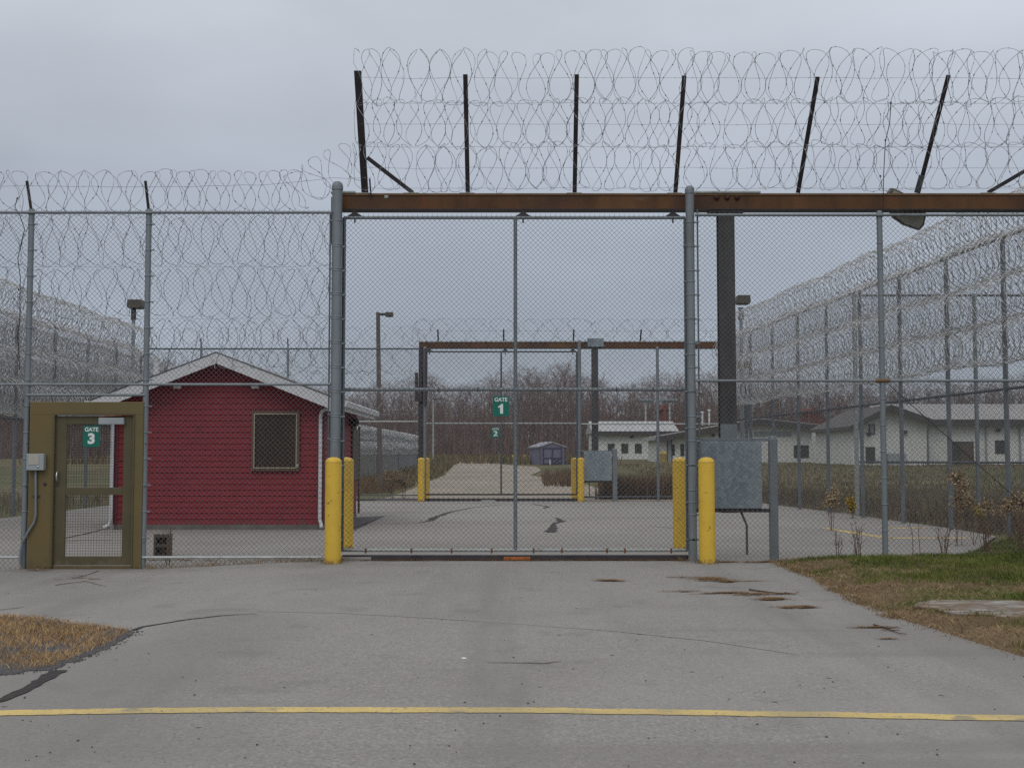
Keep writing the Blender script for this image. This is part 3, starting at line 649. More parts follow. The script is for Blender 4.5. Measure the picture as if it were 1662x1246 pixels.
for px_ in (594, 668, 733, 798, 866, 912, 985, 1014, 1089): q = xpx(px_, GY, 892); mb.lathe((q, GY-.028, zb_), [(.0005, -.05), (.012, -.03), (.012, .03), (.0005, .035)], 6)
mb.build('rusty_clip', RUSTR, SG)
mb = MB()
for px_ in (712, 775, 905, 1000, 1060): mb.lathe((xpx(px_, GY, 632), GY, zm_), [(.028, -.002)]*2+[(.03, 0)], 8); q = xpx(px_, GY, 632); mb.tube([(q, GY-.04, zm_+.035), (q+.005, GY-.045, zm_-.045)], .005, 5)
mb.build('tie_wire', DSTEEL, SG)
for px_ in (576, 849, 1092):
    x = xpx(px_, GY, 350); z = zt_
    mb = MB(); mb.extr([(x-.125, GY-.012, z+.012), (x+.125, GY-.012, z+.012), (x+.012, GY-.012, z+.085), (x-.012, GY-.012, z+.085)], (0, .024, 0)); mb.tube([(x, GY, z+.07), (x, GY+.1, zB0+.02)], .016, 8); mb.tube([(x, GY, z-.02), (x, GY, z-.075)], .012, 8)
    mb.build('trolley_hanger', DSTEEL, SG)
sign('green sign reading GATE 1 wired to the nearer sliding gate', '1', (800, 643), (826, 675), GY-.05)
TR = thing('gate_track', 'dark steel guide track lying on the asphalt under the nearer sliding gate', 'track', (0, GY, h(0, GY)))
mb = MB(); zg = h(0, GY); x0_, x1_ = xpx(556, GY, 900), xpx(1120, GY, 900)
mb.box(x0_, x1_, GY-.06, GY+.08, zg-.02, zg+.07); mb.box(x0_, x1_, GY-.075, GY-.062, zg-.02, zg+.035); mb.build('track_channel', DSTEEL, TR, .003)
q = at(839, 903, GY-.09); mb = MB(); mb.box(q.x-.19, q.x+.19, GY-.13, GY-.078, zg-.02, zg+.05); mb.build('guide_shoe', mat('orange_rust', (.36, .115, .03), .9, 0, .45, 18.), TR, .01)
q = at(575, 900, GY-.1); mb = MB(); mb.box(x0_-.03, x0_+.42, GY-.14, GY-.08, zg-.02, zg+.05); mb.build('end_stop', CONC, TR, .012)

# ------------------------------------------------------------------ front fence beyond the gate
FR = thing('chain_link_fence', 'front chain link fence standing on the grass verge beside the galvanized sheet cabinet', 'fence', (5.2, FY, h(5, FY)))
zt = zpx(350, FY); zm = zpx(618, FY); xs0 = xR+.07; xe = 9.8
for px_ in (1432, 1752):
    x = xpx(px_, FY, 620); post(FR, x, FY, h(x, FY)-.1, zt+.03, .041)
rail(FR, (xs0, FY-.045, zt), (xe, FY-.045, zt), .021, 'top_rail'); rail(FR, (xs0, FY-.03, zm), (xe, FY-.03, zm), .02, 'middle_rail')
V, F = chain([((xs0, FY+.01, 0), U, xe-xs0, h(5, FY)+.0, zt)]); npmesh('chain_link_mesh', V, F, WIRE, FR)
mb = MB(); teeth(mb, xs0, xe, FY+.01, zt); mb.build('mesh_selvage', WIRE, FR)
MB().tube([tuple(at(1440, 622, FY-.03)), tuple(at(1752, 900, FY-.03))], .006, 6).build('truss_rod', DSTEEL, FR)
xk = xpx(1432, FY, 620)
for z in np.arange(.5, 4.9, .37): MB().lathe((xk, FY, float(z)), [(.041, -.012), (.044, -.01), (.044, .01), (.041, .012)], 14).build('brace_band', GALV, FR)
MB().tube([(xk-.1, FY-.03, zm), (xk+.1, FY-.03, zm)], .027, 8).build('rail_sleeve', RUSTT, FR)

def cabinet(Y, box, pst, rl, low, label, depth, cond=None):
    p0 = at(box[0], box[3], Y); p1 = at(box[2], box[1], Y)
    t = thing('gate_operator_cabinet', label, 'cabinet', (p0.x, Y, h(p0.x, Y)), 'galvanized gate operator cabinets')
    MB().box(p0.x, p1.x, Y, Y+depth, p0.z, p1.z).build('sheet_cover', SPANG, t, .006)
    x = xpx(pst[0], Y, 800); zg = h(x, Y)
    pw = .058*(1 if Y < 30 else 1.3)
    MB().box(x-pw, x+pw, Y+.02, Y+.02+2*pw, zg-.05, zpx(pst[1], Y)).build('support_post', GALV, t, .012)
    MB().lathe((x, Y+.02+pw, zpx(pst[1], Y)), [(pw*1.05, -.02), (pw*1.05, .012), (pw*.7, .04), (.001, .05)], 16).build('cap', GALV, t)
    MB().box(xpx(rl, Y, 713), x-pw, Y+.03, Y+.08, p1.z+.003, p1.z+.045).build('top_rail', GALV, t, .004)
    MB().box(xpx(rl, Y, 713), x-pw, Y+.03, Y+.08, p0.z-.055, p0.z-.003).build('bottom_rail', DSTEEL, t, .004)
    if cond: MB().tube([tuple(at(a_, b_, Y+.1)) for a_, b_ in cond], .017, 8).build('conduit', GALVD, t)
    return t
cabinet(17.48, (1132, 716, 1236, 825), (1257, 712), 1130, 827, 'large galvanized sheet cabinet on a post behind the fence beside the nearer gate', .16, ((1202, 829), (1207, 840), (1212, 852), (1212.5, 900)))

# ------------------------------------------------------------------ bollards
def bollard_proto():
    t = thing('bollard', 'bollard', 'bollard', (0, 0, 0), 'yellow steel bollards'); r_ = .112
    MB().lathe((0, 0, 0), [(r_, -.05), (r_, 1.355), (r_*.985, 1.375)], 28).build('pipe', YEL, t)
    MB().lathe((0, 0, 0), [(r_*1.0, 1.372), (r_*1.015, 1.38), (r_*.93, 1.412), (r_*.7, 1.435), (r_*.35, 1.449), (.0005, 1.453)], 28).build('domed_cap', YEL, t)
    return t
bp_ = bollard_proto(); first = True
for px_, py_, Yb, lab in ((540, 913, 17.0, 'yellow bollard standing in front of the big gate post next to the red hut'), (1148, 915, 17.0, 'yellow bollard standing in front of the galvanized sheet cabinet'),
        (561.5, 893, 19.5, 'yellow bollard seen behind the mesh at the red hut end of the nearer gate'), (1104, 889, 19.6, 'yellow bollard seen behind the mesh at the cabinet end of the nearer gate'),
        (683.5, 813, 41.0, 'distant yellow bollard in front of the dark post of GATE 2'), (692, 808, 43.4, 'distant yellow bollard half hidden behind the dark post of GATE 2'),
        (943, 812, 41.0, 'distant yellow bollard in front of the small galvanized cabinet'), (932, 806, 43.4, 'distant yellow bollard just behind the one at the small galvanized cabinet')):
    q = at(px_, py_, Yb)
    if first: t = bp_; first = False
    else:
        t = bp_.copy(); COL.objects.link(t)
        for ch in bp_.children: c = ch.copy(); COL.objects.link(c); c.parent = t
    t.location = (q.x, Yb, h(q.x, Yb)); t.rotation_euler = (0, 0, rnd.uniform(0, 6)); t['label'] = lab

# ------------------------------------------------------------------ red hut
HY = 25.0; HB = 30.2; hx0, hx1 = xpx(188, HY, 760), xpx(525, HY, 760); hz = .08
HT = thing('guard_hut', 'small red sided gable roofed guard hut with white roof edge inside the fence', 'hut', ((hx0+hx1)/2, HY, hz))
hxc = (hx0+hx1)/2; ze = zpx(648, HY); zr = ze + .385*(hx1-hxc); zs = zpx(851, HY)
MB().box(hx0-.02, hx1+.02, HY-.02, HB+.02, hz-.05, zs).build('foundation', mat('hut_foundation', (.15, .14, .125), .9, 0, .3, 3., bump=.2), HT, .01)
mb = MB(); rows = []; z = zs; pitch_ = .1165
def span(z):
    if z <= ze: return hx0, hx1
    d = (zr-z)/.385; return hxc-d, hxc+d
k = 0
while z < zr-.02:
    z2 = min(z+pitch_, zr-.005); a0, a1 = span(z); b0, b1 = span(z2); yb, yt = HY-.020, HY-.003
    mb.add([(a0, yb, z), (a1, yb, z), (b1, yt, z2), (b0, yt, z2), (a0, HY+.0, z+.002), (a1, HY+.0, z+.002)], [(0,1,2,3), (4,5,1,0)]); z += pitch_
mb.build('front_wall', REDS, HT)
for side, xw in ((1, hx1), (-1, hx0)):
    mb = MB(); z = zs
    while z < ze:
        z2 = min(z+pitch_, ze); xa_, xb_ = xw+side*.020, xw+side*.003
        f_ = [(0,1,2,3), (4,5,1,0)] if side > 0 else [(3,2,1,0), (0,1,5,4)]
        mb.add([(xa_, HY, z), (xa_, HB, z), (xb_, HB, z2), (xb_, HY, z2), (xw, HY, z+.002), (xw, HB, z+.002)], f_); z += pitch_
    mb.build('side_wall', REDS, HT)
mb = MB(); mb.add([(hx0, HB, zs), (hx1, HB, zs), (hx1, HB, ze), (hxc, HB, zr), (hx0, HB, ze)], [(4,3,2,1,0)]); mb.build('back_wall', REDS, HT)
mb = MB()
for xw, s_ in ((hx0, -1), (hx1, 1)): mb.box(xw-.03 if s_ < 0 else xw-.045, xw+.045 if s_ < 0 else xw+.03, HY-.034, HY-.004, zs, ze-.02)
mb.build('corner_trim', REDT, HT)
# roof slabs with overhang, white barge boards
ov, ovf, th_ = .42, .40, .05
for s_ in (-1, 1):
    xe_ = (hx1+ov) if s_ > 0 else (hx0-ov); zez = ze - ov*.385 + .12; zrr = zr + .12
    mb = MB(); mb.extr([(hxc, HY-ovf, zrr), (xe_, HY-ovf, zez), (xe_, HY-ovf, zez-th_), (hxc, HY-ovf, zrr-th_)] if s_ > 0 else [(xe_, HY-ovf, zez), (hxc, HY-ovf, zrr), (hxc, HY-ovf, zrr-th_), (xe_, HY-ovf, zez-th_)], (0, HB+.4-HY+ovf, 0)); rf = mb.build('roof', SHING, HT)
    bh = .21
    p = [(hxc, zrr-.012), (xe_, zez-.012), (xe_, zez-bh), (xe_-s_*.28, zez-bh), (xe_-s_*.28, zez-bh+.06), (hxc, zrr-bh-.02)]
    if s_ < 0: p = p[::-1]
    mb = MB(); mb.extr([(x, HY-ovf-.03, z) for x, z in p], (0, .028, 0)); mb.build('barge_board', TRIM, rf)
    mb = MB(); mb.add([(hxc, HY-ovf, zrr-th_-.1), (xe_-s_*.03, HY-ovf, zez-th_-.1), (xe_-s_*.03, HB+.38, zez-th_-.1), (hxc, HB+.38, zrr-th_-.1)], [(0,1,2,3)]); mb.build('soffit', TRIM, rf)
    gx = xe_; mb = MB(); prof = [(0, -.005), (.10*s_, -.005), (.115*s_, -.03), (.10*s_, -.06), (.085*s_, -.12), (.0, -.13)]
    pl = [(gx+a_, HY-ovf, zez+b_) for a_, b_ in prof]
    if s_ < 0: pl = pl[::-1]
    mb.extr(pl, (0, HB+.4-HY+ovf, 0)); mb.build('gutter', TRIM, rf)
    MB().box(min(gx-s_*.04, gx-s_*.002), max(gx-s_*.04, gx-s_*.002), HY-ovf, HB+.4, zez-.2, zez-.052).build('fascia', TRIM, rf)
    MB().extr([(hxc, HY-ovf-.045, zrr+.006), (xe_, HY-ovf-.045, zez+.006), (xe_, HY-ovf-.045, zez-.008), (hxc, HY-ovf-.045, zrr-.008)][::s_], (0, .06, 0)).build('drip_edge', DSTEEL, rf)
    # downspout
    dx = hx1-.055 if s_ > 0 else hx0-.05
    mb = MB(); mb.tube([(gx, HY-.05, zez-.13), (gx-s_*.06, HY-.05, zez-.19), (dx+s_*.10, HY-.085, ze-.20), (dx+s_*.02, HY-.085, ze-.25), (dx, HY-.085, ze-.33), (dx, HY-.085, zs+.12), (dx+(s_*.03), HY-.09, zs-.0), (dx+(.05 if s_ > 0 else -.13), HY-.14, zs-.06)], .038, 8); mb.build('downspout', TRIM, HT)
# window with security screen
wx0, wx1, wz0, wz1 = xpx(409, HY, 715), xpx(487, HY, 715), zpx(764, HY), zpx(667, HY)
wf = MB(); t_ = .075
wf.box(wx0, wx0+t_, HY-.075, HY-.022, wz0, wz1); wf.box(wx1-t_, wx1, HY-.075, HY-.022, wz0, wz1); wf.box(wx0+t_, wx1-t_, HY-.074, HY-.022, wz1-t_, wz1); wf.box(wx0+t_, wx1-t_, HY-.074, HY-.022, wz0, wz0+t_)
wn = wf.build('window', BROWNF, HT, .004)
MB().box(wx0+t_, wx1-t_, HY-.034, HY-.024, wz0+t_, wz1-t_).build('pane', GLASS, wn)
sc_ = MB(); t2 = .022; e0, e1, g0, g1 = wx0+.05, wx1-.05, wz0+.05, wz1-.05
sc_.box(e0, e0+t2, HY-.09, HY-.076, g0, g1); sc_.box(e1-t2, e1, HY-.09, HY-.076, g0, g1); sc_.box(e0+t2, e1-t2, HY-.089, HY-.076, g1-t2, g1); sc_.box(e0+t2, e1-t2, HY-.089, HY-.076, g0, g0+t2); sc_.build('screen_frame', SCREENM, wn, .003)
V, F = chain([((e0, HY-.083, 0), U, e1-e0, g0, g1)], .0028, .06); npmesh('screen_mesh', V, F, mat('screen_wire', (.10, .058, .034), .6, .3, .2, 5.), wn)
MB().box(wx1-.05, wx1-.01, HY-.10, HY-.076, wz0+.07, wz0+.13).build('hasp', CHROME, wn, .004)
for px_ in (288.5, 414.5):
    q = at(px_, 628, HY-.06); MB().box(q.x-.075, q.x+.075, HY-.12, HY-.02, q.z-.035, q.z+.035).build('wall_light', TRIM, HT, .01)
# side door, lamp, vent pipe
sx = hx1+.022
MB().box(sx, sx+.035, 27.0, 27.12, zs-.02, 2.25).build('door_jamb', BROWNF, HT); dr_ = MB().box(sx, sx+.02, 27.12, 28.05, zs-.02, 2.2).build('door', REDT, HT); MB().lathe((sx+.06, 27.95, 1.15), [(.001, -.03), (.03, 0), (.001, .03)], 10).build('door_knob', CHROME, dr_)
mb = MB(); mb.box(sx, sx+.04, 29.2, 29.35, zs-.02, 2.3); mb.box(sx, sx+.04, 30.4, 30.55, zs-.02, 2.3); mb.build('door_jamb', WOODP, HT); MB().box(sx, sx+.03, 29.35, 30.4, 1.0, 2.2).build('side_window', GLASS, HT)
MB().lathe((sx+.10, 28.9, 2.36), [(.001, -.11), (.10, -.08), (.12, .0), (.08, .09), (.001, .1)], 12).build('wall_lamp', DSTEEL, HT)
MB().tube([(xpx(254, 27.5, 600), 27.5, 2.7), (xpx(254, 27.5, 600), 27.5, zpx(588, 27.5))], .07, 10).build('vent_pipe', TRIM, HT)

# concrete block by the fence
q = gnd(262, 904); CB = MB(); bw = .13
CB.box(q.x-bw, q.x-.088, q.y, q.y+.2, h(q.x, q.y)-.01, h(q.x, q.y)+.36); CB.box(q.x+.07, q.x+bw*.9, q.y, q.y+.2, h(q.x, q.y)-.01, h(q.x, q.y)+.36)
for z in (0, .16, .31): CB.box(q.x-.09, q.x+.07, q.y+.002, q.y+.198, h(q.x, q.y)+z-.008, h(q.x, q.y)+z+.045)
CB.box(q.x-.09, q.x+.07, q.y+.12, q.y+.19, h(q.x, q.y), h(q.x, q.y)+.35)
tag(CB.build('concrete_block', mat('stained_block', (.125, .105, .08), .9, 0, .3, 6., bump=.3), None, .01, loc=(q.x, q.y, h(q.x, q.y))), 'hollow concrete block set on end behind the mesh below the red hut', 'block')

# ------------------------------------------------------------------ second gate line
Y2 = 41.5
g2 = h(0, Y2)
GB = thing('gate_gantry', 'distant rusty gantry beam with grey clamp box carried over GATE 2', 'gantry', (0, Y2, g2))
z1, z0 = zpx(553.5, Y2), zpx(565.5, Y2); xa, xb = xpx(680, Y2, 560), xpx(1184, Y2, 560)
bo = MB().box(xa, xb, Y2, Y2+.2, z0+.02, z1-.03).build('crossbeam', RUST, GB, .004); MB().box(xa-.01, xb, Y2-.02, Y2+.22, z1-.03, z1).build('top_flange', GALVL, bo); MB().box(xa-.01, xb, Y2-.02, Y2+.22, z0, z0+.02).build('bottom_flange', DSTEEL, bo)
MB().box(xpx(953.5, Y2, 560), xpx(980, Y2, 560), Y2-.05, Y2+.25, zpx(563, Y2), zpx(549, Y2)).build('clamp_box', SPANG, GB, .01)
MB().box(xpx(960.5, Y2), xpx(971, Y2), Y2+.02, Y2+.24, zpx(782, Y2), z0).build('column', COLM, GB, .006)
MB().box(xpx(679.5, Y2), xpx(688.5, Y2), Y2-.06, Y2+.14, g2-.05, z0).build('gate_post', DSTEEL, GB, .01)
xq = xpx(940, Y2, 650); post(GB, xq, Y2-.1, g2-.05, zpx(555, Y2), .062, 'gate_post'); xl2 = xpx(690, Y2, 650); post(GB, xl2, Y2-.12, g2-.05, z0, .05, 'gate_post')
mb = MB()
for p in (676.5, 683): mb.box(xpx(p, Y2)-.05, xpx(p, Y2)+.05, Y2-.16, Y2-.07, zpx(652, Y2), zpx(605, Y2))
mb.box(xpx(692, Y2)-.05, xpx(692, Y2)+.05, Y2-.26, Y2-.18, zpx(660, Y2), zpx(566, Y2)); mb.build('junction_box', DSTEEL, GB, .01)
for px_ in (711, 817.5, 931, 1040, 1120):
    x = xpx(px_, Y2); MB().bar((x, Y2+.05, z1), (x, Y2-.25, zpx(536, Y2)), .05, .03, (0, 1, 0)).build('outrigger_arm', DSTEEL, GB)
coil(GB, [(xa-.2, Y2-.1, zpx(536, Y2)), (xb, Y2-.1, zpx(536, Y2))], .40, .36, seg=20, wire=.0045, barbs=True, seed=71, bsize=.04); 
sagwire(GB, [(xa, Y2-.2, zpx(537, Y2)), (0, Y2-.2, zpx(538, Y2)), (xb, Y2-.2, zpx(538, Y2))], .004, seed=9, barb=0)
SG2 = thing('sliding_gate', 'distant chain link sliding gate carrying the GATE 2 sign', 'gate', (0, Y2-.1, g2)); Yg = Y2-.08
xa, xb, xm = xpx(691, Y2, 650), xpx(936, Y2, 650), xpx(813.5, Y2, 650); zt, zm, zb = zpx(571, Y2), zpx(687, Y2), zpx(802, Y2)
rail(SG2, (xa, Yg, zt), (xb, Yg, zt), .03, 'top_rail', GALVD); rail(SG2, (xa, Yg, zm), (xb, Yg, zm), .027, 'middle_rail', GALVL); rail(SG2, (xa, Yg, zb), (xb, Yg, zb), .03, 'bottom_rail', DSTEEL)
for x in (xa, xm, xb): MB().tube([(x, Yg, zb), (x, Yg, zt)], .03, 8).build('stile', GALVD, SG2)
V, F = chain([((xa, Yg-.03, 0), U, xb-xa, zb, zt)], .0022); npmesh('chain_link_mesh', V, F, WIRE, SG2)
for px_ in (697.5, 820, 929.5):
    x = xpx(px_, Y2, 570); MB().extr([(x-.13, Yg-.015, zt+.01), (x+.13, Yg-.015, zt+.01), (x+.012, Yg-.015, zt+.1), (x-.012, Yg-.015, zt+.1)], (0, .03, 0)).tube([(x, Yg, zt-.1), (x, Yg, z0+.01)], .016, 6).build('trolley_hanger', DSTEEL, SG2)
sign('small distant green sign reading GATE 2 on the farther gate', '2', (797.5, 693), (811, 710), Y2-.14)
t = thing('gate_track', 'dark guide track on the ground under the distant GATE 2', 'track', (0, Y2, g2)); MB().box(xa-.1, xb+.1, Yg-.1, Yg+.1, g2-.02, g2+.09).build('track_channel', DSTEEL, t); MB().box(xm-.65, xm-.2, Yg-.2, Yg-.11, g2-.02, g2+.04).build('guide_shoe', GALVL, t)
cabinet(41.3, (948, 733, 993, 780), (998.5, 729), 938, 781, 'small distant galvanized sheet cabinet beside GATE 2', .3, ((956, 782), (956.5, 795), (956.5, 806)))

F2 = thing('chain_link_fence', 'distant chain link fence running from the hut roof to the dark post of GATE 2', 'fence', (-6, Y2, g2))
zt, zm, zb = zpx(566, Y2), zpx(684, Y2), zpx(810, Y2); xl, xr_ = -12.45, xpx(679, Y2)
rail(F2, (xl, Y2, zt), (xr_, Y2, zt), .028, 'top_rail', GALVD); rail(F2, (xl, Y2, zm), (xr_, Y2, zm), .026, 'middle_rail', GALVL); rail(F2, (xl, Y2, zb), (xr_, Y2, zb), .03, 'bottom_rail', GALVD); rail(F2, (xl, Y2, zb+.14), (xr_, Y2, zb+.14), .02, 'bottom_rail', GALVD)
for px_ in (326, 467): 
    x = xpx(px_, Y2); post(F2, x, Y2, g2-.05, zt, .04); MB().bar((x, Y2, zt), (x, Y2-.1, zpx(549, Y2)), .04, .03, (0, 1, 0)).build('outrigger_arm', GALVD, F2)
V, F = chain([((xl, Y2+.02, 0), U, xr_-xl, g2, zt)], .0022); npmesh('chain_link_mesh', V, F, WIRE, F2)
coil(F2, [(xl, Y2+.05, zpx(549, Y2)), (xr_, Y2+.05, zpx(546, Y2))], .38, .36, seg=18, wire=.0045, seed=75, bsize=.04)
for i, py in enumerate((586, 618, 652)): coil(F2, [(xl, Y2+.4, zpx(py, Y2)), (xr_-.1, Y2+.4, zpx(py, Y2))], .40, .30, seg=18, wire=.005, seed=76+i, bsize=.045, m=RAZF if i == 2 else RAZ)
F3 = thing('chain_link_fence', 'distant chain link fence between the small cabinet and the inner perimeter fence', 'fence', (4, Y2, g2))
xl, xr_ = xq, 7.5; zm3, zb3 = zpx(688, Y2), zpx(806, Y2)
rail(F3, (xl, Y2-.1, zm3), (xr_, Y2-.1, zm3), .026, 'middle_rail', GALVL); rail(F3, (xl, Y2-.1, zb3), (xr_, Y2-.1, zb3), .03, 'bottom_rail', GALVD)
post(F3, xpx(1067, Y2, 680), Y2-.1, g2-.05, z0, .05)
V, F = chain([((xl, Y2-.08, 0), U, xr_-xl, g2, z0)], .0022); npmesh('chain_link_mesh', V, F, WIRE, F3)

# ------------------------------------------------------------------ perimeter fences down both sides
def side_fence(name_label, P0, P1, zr, zmid, rows, spacing, side, pitch, wire, seed, gz, postr=.046):
    P0 = Vector(P0); P1 = Vector(P1); d = (P1-P0); Ln = d.length; u = d.normalized(); nn = Vector((u.y, -u.x, 0))*side
    t = thing('perimeter_fence', name_label, 'fence', (P0.x, P0.y, gz))
    rail(t, P0+Vector((0, 0, zr)), P1+Vector((0, 0, zr)), .028, 'top_rail', GALV)
    if zmid: rail(t, P0+Vector((0, 0, zmid)), P1+Vector((0, 0, zmid)), .028, 'middle_rail', GALVD)
    k = 0
    while k*spacing <= Ln: 
        p = P0+u*(k*spacing); post(t, p.x, p.y, h(p.x, p.y)-.1, zr, postr, m=GALV, cap=False); k += 1
    V, F = chain([(tuple(P0+nn*.05), tuple(u), Ln, gz+.02, zr)], .0019); npmesh('chain_link_mesh', V, F, WIRE, t)
    for i, (off, zc, r_) in enumerate(rows):
        a, b = P0+nn*off+Vector((0, 0, zc)), P1+nn*off+Vector((0, 0, zc)); n_ = int(Ln/1.5)
        ph = [tuple(a.lerp(b, j/n_)+Vector((0, 0, .045*math.sin(j*1.9+i*2)))) for j in range(n_+1)]
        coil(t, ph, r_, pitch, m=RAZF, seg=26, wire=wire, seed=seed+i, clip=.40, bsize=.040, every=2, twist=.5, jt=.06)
    return t
rx = lambda y: 9.09-.083*(y-21.95)
side_fence('tall perimeter fence hung with razor wire between the paved yard and the weedy field', (rx(17.7), 17.7, 0), (rx(41.3), 41.3, 0), 5.57, 2.78, [(.0, 5.97, .37), (.36, 5.12, .39), (.36, 4.36, .39), (.36, 3.62, .39)], 2.42, -1, .112, .0064, 101, .1)
side_fence('tall perimeter fence hung with razor wire seen beyond the olive gate', (-12.5, 18, 0), (-12.5, 41.4, 0), 5.10, 2.5, [(.0, 5.46, .40), (.36, 4.62, .42), (.36, 3.80, .42), (.36, 3.0, .42), (-.42, 4.62, .36), (-.42, 3.80, .36), (-.42, 3.0, .36)], 2.6, 1, .115, .0068, 111, .05)
CF = thing('chain_link_fence', 'chain link cross fence running off from the tall razor wire fence across the weedy field', 'fence', (8.4, 30.9, .2))
xx = rx(30.6)+.12
rail(CF, (xx, 30.6, 5.57), (24, 30.6, 5.57), .03, 'top_rail', GALVD); rail(CF, (xx, 30.6, 1.42), (24, 30.6, 1.38), .028, 'middle_rail', GALVD)
for i in range(6): post(CF, xx+.05+i*3.0, 30.6, .1, 5.57, .055 if i == 0 else .05, m=GALVL if i == 0 else GALV)
V, F = chain([((xx, 30.62, 0), U, 24-xx, .15, 5.57)], .0019); npmesh('chain_link_mesh', V, F, WIRE, CF)
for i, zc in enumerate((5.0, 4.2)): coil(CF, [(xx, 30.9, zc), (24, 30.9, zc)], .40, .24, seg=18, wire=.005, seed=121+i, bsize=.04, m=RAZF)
# far fence that bends away beyond the second gate
FF = thing('perimeter_fence', 'far pale double razor wire band bending away behind the wooden lamp pole', 'fence', (-7.5, 62, .3))
pth = [(-9.6, 57), (-8.4, 58.5), (-7.9, 62), (-7.45, 68), (-7.0, 76), (-6.6, 86)]
for i, (za, zb_) in enumerate(((2.95, 2.75), (1.95, 2.15))):
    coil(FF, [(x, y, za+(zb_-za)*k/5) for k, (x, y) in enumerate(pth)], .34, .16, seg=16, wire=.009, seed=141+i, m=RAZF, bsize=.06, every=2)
for x, y in pth: post(FF, x, y, h(x, y)-.05, 3.0, .04, m=GALVD, cap=False)
V = []; F = []
for (x, y), (x2, y2) in zip(pth[:-1], pth[1:]):
    a = np.array([x, y, 0.]); d = np.array([x2-x, y2-y, 0.]); L_ = np.linalg.norm(d); v, f = chain([(a, d/L_, L_, h(x, y), 3.0)], .004, .09); F.append(f+sum(len(q) for q in V)); V.append(v)
npmesh('chain_link_mesh', np.concatenate(V), np.concatenate(F), GALV, FF)

# ------------------------------------------------------------------ lamps
LP = thing('lamp_post', 'tall wooden lamp post with an arm and box lamp beyond the red hut', 'lamp post', tuple(gnd(617, 797)))
Y = LP.location.y; b0 = at(617, 798, Y); b1 = at(613.5, 507, Y)
MB().tube([b0, b1], .115, 12, r1=.085).build('pole', WOODP, LP); hd = at(627, 510, Y)
MB().tube([at(614, 510, Y), at(626, 510, Y)], .055, 8).build('arm', DSTEEL, LP); a = at(625.5, 514, Y); b = at(638, 507, Y); MB().box(a.x, b.x, Y-.2, Y+.2, a.z, b.z).build('lamp_head', LAMPM, LP, .03)
for px_, y0_, wd_, lab, Y in ((220.5, 487, 24, 'box floodlight on a pole rising behind the tall razor fence near the hut', 46), (1206, 480, 22, 'box floodlight on a pole rising beside the dark gantry column', 46)):
    p = at(px_, 500, Y); t = thing('floodlight_pole', lab, 'light', (p.x, Y, h(p.x, Y)))
    MB().tube([(p.x-.08, Y, h(p.x, Y)-.05), (p.x-.08, Y, p.z-.1)], .09, 10, r1=.065).build('pole', GALV, t); MB().tube([(p.x-.08, Y, p.z-.45), (p.x-.08, Y, p.z+.02)], .10, 8).build('collar', DSTEEL, t)
    w = wd_/2000*Y/2; zc = at(px_, y0_+14, Y).z; zt_ = at(px_, y0_, Y).z
    MB().extr([(p.x-w*.85, Y-.25, zc), (p.x+w*.85, Y-.25, zc), (p.x+w, Y-.25, zc+.08), (p.x+w*.92, Y-.25, zt_), (p.x-w*.92, Y-.25, zt_), (p.x-w, Y-.25, zc+.08)], (0, .5, 0)).build('lamp_head', LAMPM, t, .02)
for px_, hw, n_ in ((1048, 11, 4), (1087, 13, 5)):
    Y = 162; b = at(px_, 684, Y); tp = at(px_, 651, Y)
    t = thing('sports_floodlight', 'rack of small floodlights on a pole in front of the woods', 'light', (b.x, Y, h(b.x, Y)), 'floodlight racks above the far building roof')
    t['label'] = 'floodlight rack in front of the red barn by the woods' if px_ > 1060 else 'floodlight rack above the long white building roof, away from the red barn'
    MB().tube([(b.x, Y, h(b.x, Y)), (b.x, Y, tp.z)], .12, 8).build('pole', GALVL, t); MB().box(b.x-hw*Y/2000, b.x+hw*Y/2000, Y-.06, Y+.06, tp.z-.1, tp.z+.02).build('crossbar', DSTEEL, t)
    for k in range(n_):
        x = b.x+(-hw+2*hw*(k+.5)/n_)*Y/2000; MB().lathe((x, Y-.1, tp.z+.1), [(.12, .15), (.26, -.1), (.27, -.2), (.0005, -.21)], 10, 'Y').build('lamp', GALV, t)
# small far pole
p = gnd(703, 752); t = thing('utility_pole', 'thin pale pole with a short arm far beyond GATE 2', 'pole', tuple(p)); tp = at(703, 648, p.y); MB().tube([p, tp], .08, 8, r1=.05).build('shaft', GALVL, t); MB().tube([tp, at(716, 646, p.y)], .05, 6).build('arm', DSTEEL, t)

# ------------------------------------------------------------------ buildings
def P3(pts, Y): return [at(a, b, Y) for a, b in pts]
def flat(mb, pts, Y, depth): return mb.extr(P3(pts, Y), (0, depth, 0))
def win(t, px0, py0, px1, py1, Y, m=DOORD, name='window', fm=EAVE, proud=.03):
    a, b = at(px0, py1, Y), at(px1, py0, Y); w = MB(); k = .09
    w.box(a.x-k, a.x, Y-proud-.03, Y-.002, a.z-k, b.z+k); w.box(b.x, b.x+k, Y-proud-.03, Y-.002, a.z-k, b.z+k); w.box(a.x, b.x, Y-proud-.031, Y-.002, b.z, b.z+k); w.box(a.x, b.x, Y-proud-.031, Y-.002, a.z-k, a.z)
    o = w.build(name, fm, t); MB().box(a.x, b.x, Y-.03, Y-.002, a.z, b.z).build('pane' if name == 'window' else 'panel', m, o); return o
Y = 150; t = thing('institution_building', 'long low white building with four small windows far beyond GATE 2', 'building', tuple(at(1025, 745, Y)))
a, b = at(963, 747, Y), at(1090, 699, Y); MB().box(a.x, b.x, Y, Y+9, a.z-1, b.z).build('wall', WALLW, t)
e0, e1 = at(960, 700, Y-.8), at(1092, 683.5, Y+5)
